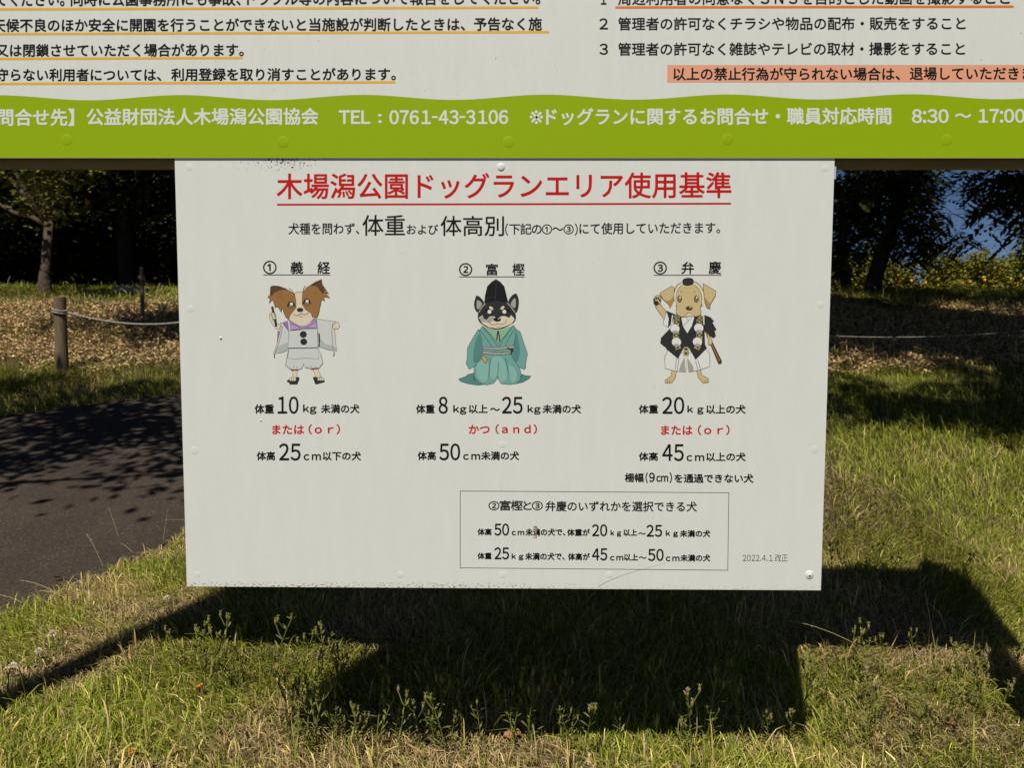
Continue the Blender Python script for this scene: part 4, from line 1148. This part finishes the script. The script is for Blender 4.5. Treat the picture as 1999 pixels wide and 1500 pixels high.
def copy_thing(o, loc, rz, sc, label):
    c = o.copy(); COL.objects.link(c); c.location = loc; c.rotation_euler = (0, 0, rz); c.scale = (sc, sc, sc); c['label'] = label
    for ch in o.children:
        d = ch.copy(); COL.objects.link(d); d.parent = c
    return c
protos = [catchfly(i, 0.13 + 0.02 * (i % 3), i % 2 * (i + 1)) for i in range(6)]
spots = [(690, 1452), (650, 1462), (770, 1458), (800, 1450), (850, 1462), (880, 1450), (735, 1470), (905, 1458), (1000, 1470), (1030, 1465), (1100, 1472), (1400, 1466), (1452, 1462), (1482, 1452), (1500, 1470), (1380, 1472), (1330, 1476),
         (345, 1318), (395, 1322), (432, 1318), (458, 1330), (486, 1335), (532, 1340), (1850, 1322), (1880, 1335), (1900, 1322), (1932, 1338), (1962, 1330), (1990, 1345), (1830, 1372), (1870, 1392), (1912, 1400), (1952, 1420), (1985, 1400),
         (622, 1440), (600, 1478), (575, 1470), (560, 1450), (820, 1470), (700, 1482), (1560, 1430), (1540, 1470), (1890, 1440), (1840, 1430),
         (930, 1400), (1010, 1390), (1060, 1410), (1150, 1400), (1240, 1395), (1290, 1420), (960, 1430), (1190, 1430), (840, 1405), (740, 1390), (1350, 1380), (1430, 1400), (1625, 1150), (1652, 1146), (1682, 1150), (1702, 1148), (1732, 1152), (1872, 1155), (1895, 1165)]
used = set()
rw = random.Random(12)
more = [(rw.uniform(560, 1360), rw.uniform(1440, 1496)) for _ in range(34)] + [(rw.uniform(1570, 1999), rw.uniform(1310, 1480)) for _ in range(30)] + [(rw.uniform(250, 620), rw.uniform(1305, 1370)) for _ in range(14)] + [(rw.uniform(615, 745), rw.uniform(1305, 1420)) for _ in range(18)]
spots = spots[:44] + more + spots[44:]
for i, (px, py) in enumerate(spots):
    p = ground_at(px, py); j = (i * 5 + i // 6) % 6
    dark = 44 + len(more) <= i
    lab = ('catchfly weed with thin stem and buds standing in the board shadow' if dark else 'catchfly weed with narrow leaves and brown buds in sunlit grass')
    sc_ = random.uniform(0.75, 1.5)
    if j not in used and not dark:
        used.add(j); o = protos[j]; o.location = p; o.rotation_euler = (0, 0, random.uniform(0, 6)); o.scale = (sc_,) * 3; o['label'] = lab
    else: o = copy_thing(protos[j], p, random.uniform(0, 6), sc_, lab)
    o['group'] = 'catchfly plants in the board shadow' if dark else 'catchfly plants in sunlit grass'
# white clover heads at the left
for i, (px, py, h, lab) in enumerate(((103, 1290, .105, 'largest white clover flower, by the path edge at left'), (75, 1310, .075, 'smaller white clover flower just right of the lowest one'), (25, 1345, .08, 'faded clover flower nearest the left picture edge'), (325, 1190, .05, 'small pale clover flower below the lower left board corner'))):
    p = ground_at(px, py)
    t = empty('clover', p, lab, 'clover', 'white clovers')
    mb = MB(); top = p + Vector((0.003, 0, h)); mb.tube([p, p.lerp(top, .5) + Vector((.004, 0, 0)), top], 0.0014, 5); mb.build('stem', M['stem_green'], t)
    mb = MB(); rr = random.Random(px)
    for k in range(60):
        z_ = rr.uniform(-.5, 1); w = rr.uniform(0, 6.28); q_ = math.sqrt(max(0, 1 - z_ * z_))
        d_ = Vector((q_ * math.cos(w), q_ * math.sin(w), z_))
        narrow_leaf(mb, top + d_ * .003, d_ + Vector((0, 0, .3)), rr.uniform(.012, .017), .0042)
    mb.build('flower_head', M['clover_white'], t)
    mb = MB()
    for k in range(3):
        w0 = rr.uniform(0, 6.28); c0 = p + Vector((math.cos(w0) * .03, math.sin(w0) * .03, h * rr.uniform(.3, .55)))
        mb.tube([p, c0], 0.001, 4)
        for j in range(3):
            w = w0 + j * 2.09; cc = c0 + Vector((math.cos(w) * .010, math.sin(w) * .010, .001 * j))
            mb.poly([cc + Vector((math.cos(a) * .0095, math.sin(a) * .0095, .002 * math.cos(a * 2))) for a in np.linspace(0, 6.28, 9)[:-1]])
    mb.build('leaf', M['clover_leaf'], t)
# grass seed stalks
for i, (bx_, by_, tx, ty, dd, lab) in enumerate(((1828, 1285, 1806, 1158, 0.0, 'tall seed stalk rising out of the right shadow'), (1712, 1268, 1684, 1203, 0.0, 'short curved seed stalk in the right shadow, left of two'), (1735, 1280, 1757, 1232, 0.0, 'short curved seed stalk in the right shadow, right of two'),
        (1765, 1322, 1540, 1212, -.1, 'long dry straw leaning left across the right shadow'), (1795, 1262, 1788, 1232, 0, 'tiny upright seed stalk beside the tall right one'), (203, 1112, 170, 1045, 0, 'pale seed stalk leaning left over the asphalt edge'), (318, 1060, 328, 994, 0, 'pale upright seed stalk beside the left board edge'),
        (262, 1085, 238, 1062, 0, 'pair stalk leaning over the path near the grass edge'), (232, 1052, 213, 994, 0, 'thin dark grass stalk standing above the asphalt'), (110, 1160, 42, 1134, 0, 'dry stalk lying out over the asphalt at left'), (1322, 1462, 1325, 1400, 0, 'green seed head at the near edge of the central shadow'), (640, 1445, 760, 1395, 0, 'dry straw leaning right at the left end of the shadow'), (62, 1190, 0, 1162, 0, 'dry stalk lying toward the left picture edge'))):
    p = ground_at(bx_, by_); e = at(tx, ty, p.y - Y0 + dd)
    t = empty('seed_stalk', p, lab, 'grass stalk', 'seed stalks')
    m_ = p.lerp(e, .55) + Vector((0, 0, 0.12 * (e - p).length * (0.3 if i in (0, 6, 8) else 1)))
    pts = [p * (1 - s_) ** 2 + m_ * 2 * s_ * (1 - s_) + e * s_ * s_ for s_ in np.linspace(0, 1, 9)]
    mb = MB(); mb.tube(pts, list(np.linspace(.0016, .0009, 9)), 5); mb.build('stem', M['straw'], t)
    mb = MB(); rr = random.Random(i)
    for k in range(14):
        q_ = pts[-1].lerp(pts[-3], k / 14); dr = (pts[-1] - pts[-2]).normalized() + Vector((rr.uniform(-.5, .5), rr.uniform(-.5, .5), rr.uniform(-.1, .3)))
        narrow_leaf(mb, q_, dr, .011, .0025)
    mb.build('seed_head', M['straw'], t)
# an upright broad leaf and small yellow flowers
p = ground_at(1572, 1300)
mb = MB()
pts = [(0, 0), (.006, .012), (.010, .030), (.0085, .05), (.0, .066), (-.008, .05), (-.009, .03), (-.005, .012)]
mb.poly([p + Vector((x_ + .003, -.004 * (z_ / .066) ** 2 + abs(x_) * .3, z_)) for x_, z_ in pts])
tag(mb.build('broad_leaf', M['broad_leaf']), 'single upright pale green leaf at the corner of the central shadow', 'leaf')
for (px, py, lab) in ((455, 1216, 'tiny yellow flower in the shadow, left of two'), (531, 1213, 'tiny yellow flower in the shadow, right of two')):
    p = ground_at(px, py + 14); t = empty('yellow_flower', p, lab, 'wildflower', 'tiny yellow flowers')
    mb = MB(); c_ = p + Vector((0, 0, .035)); mb.tube([p, c_], .001, 5); mb.build('stem', M['stem_green'], t)
    mb = MB()
    for j in range(5): narrow_leaf(mb, c_, (math.cos(j * 1.257), math.sin(j * 1.257) - .4, .9), .011, .007)
    mb.build('flower', M['yellow_petal'], t)
# fallen leaves
for i, (px, py, ln, key, lab) in enumerate(((388, 1362, .045, 'leaf_orange', 'bright orange fallen leaf on the sunlit grass at lower left'), (540, 1318, .03, 'leaf_brown', 'reddish fallen leaf beside the left shadow corner'), (1000, 1455, .06, 'leaf_brown', 'large curled brown leaf at the near edge of the shadow'),
        (112, 1318, .025, 'leaf_brown', 'small brown leaf near the left clovers, left of a pair'), (138, 1320, .025, 'leaf_brown', 'small brown leaf near the left clovers, right of a pair'), (112, 1142, .04, 'leaf_brown', 'reddish leaf on the asphalt edge'), (350, 1208, .022, 'leaf_orange', 'small orange leaf at the edge of the long shadow'),
        (1780, 1065, .05, 'leaf_brown', 'brown leaf in the sunlit grass right of the small board'), (258, 1490, .03, 'leaf_orange', 'orange leaf at the bottom picture edge'), (1855, 1435, .04, 'leaf_brown', 'dark brown leaf in the dry patch at lower right'), (215, 1200, .02, 'leaf_orange', 'tiny orange scrap of leaf in the left grass'))):
    p = ground_at(px, py) + Vector((0, 0, .03)); rr = random.Random(i)
    w = rr.uniform(0, 6.28); u = Vector((math.cos(w), math.sin(w), .25)); v = Vector((-math.sin(w), math.cos(w), .3)); 
    mb = MB(); N = 7; rows = []
    for a in range(N + 1):
        s_ = a / N; wd = ln * .36 * math.sin(math.pi * min(1, s_ * .95 + .04)) ** .8
        c_ = p + u * ln * (s_ - .5) + Vector((0, 0, .25 * ln * (s_ - .5) ** 2 * 4 * .6))
        rows.append((c_ - v * wd + Vector((0, 0, wd * .5)), c_, c_ + v * wd + Vector((0, 0, wd * .6))))
    for a in range(N):
        for j in (0, 1): mb.poly([rows[a][j], rows[a][j + 1], rows[a + 1][j + 1], rows[a + 1][j]])
    tag(mb.build('fallen_leaf', M[key], smooth=True), lab, 'leaf', 'fallen leaves')
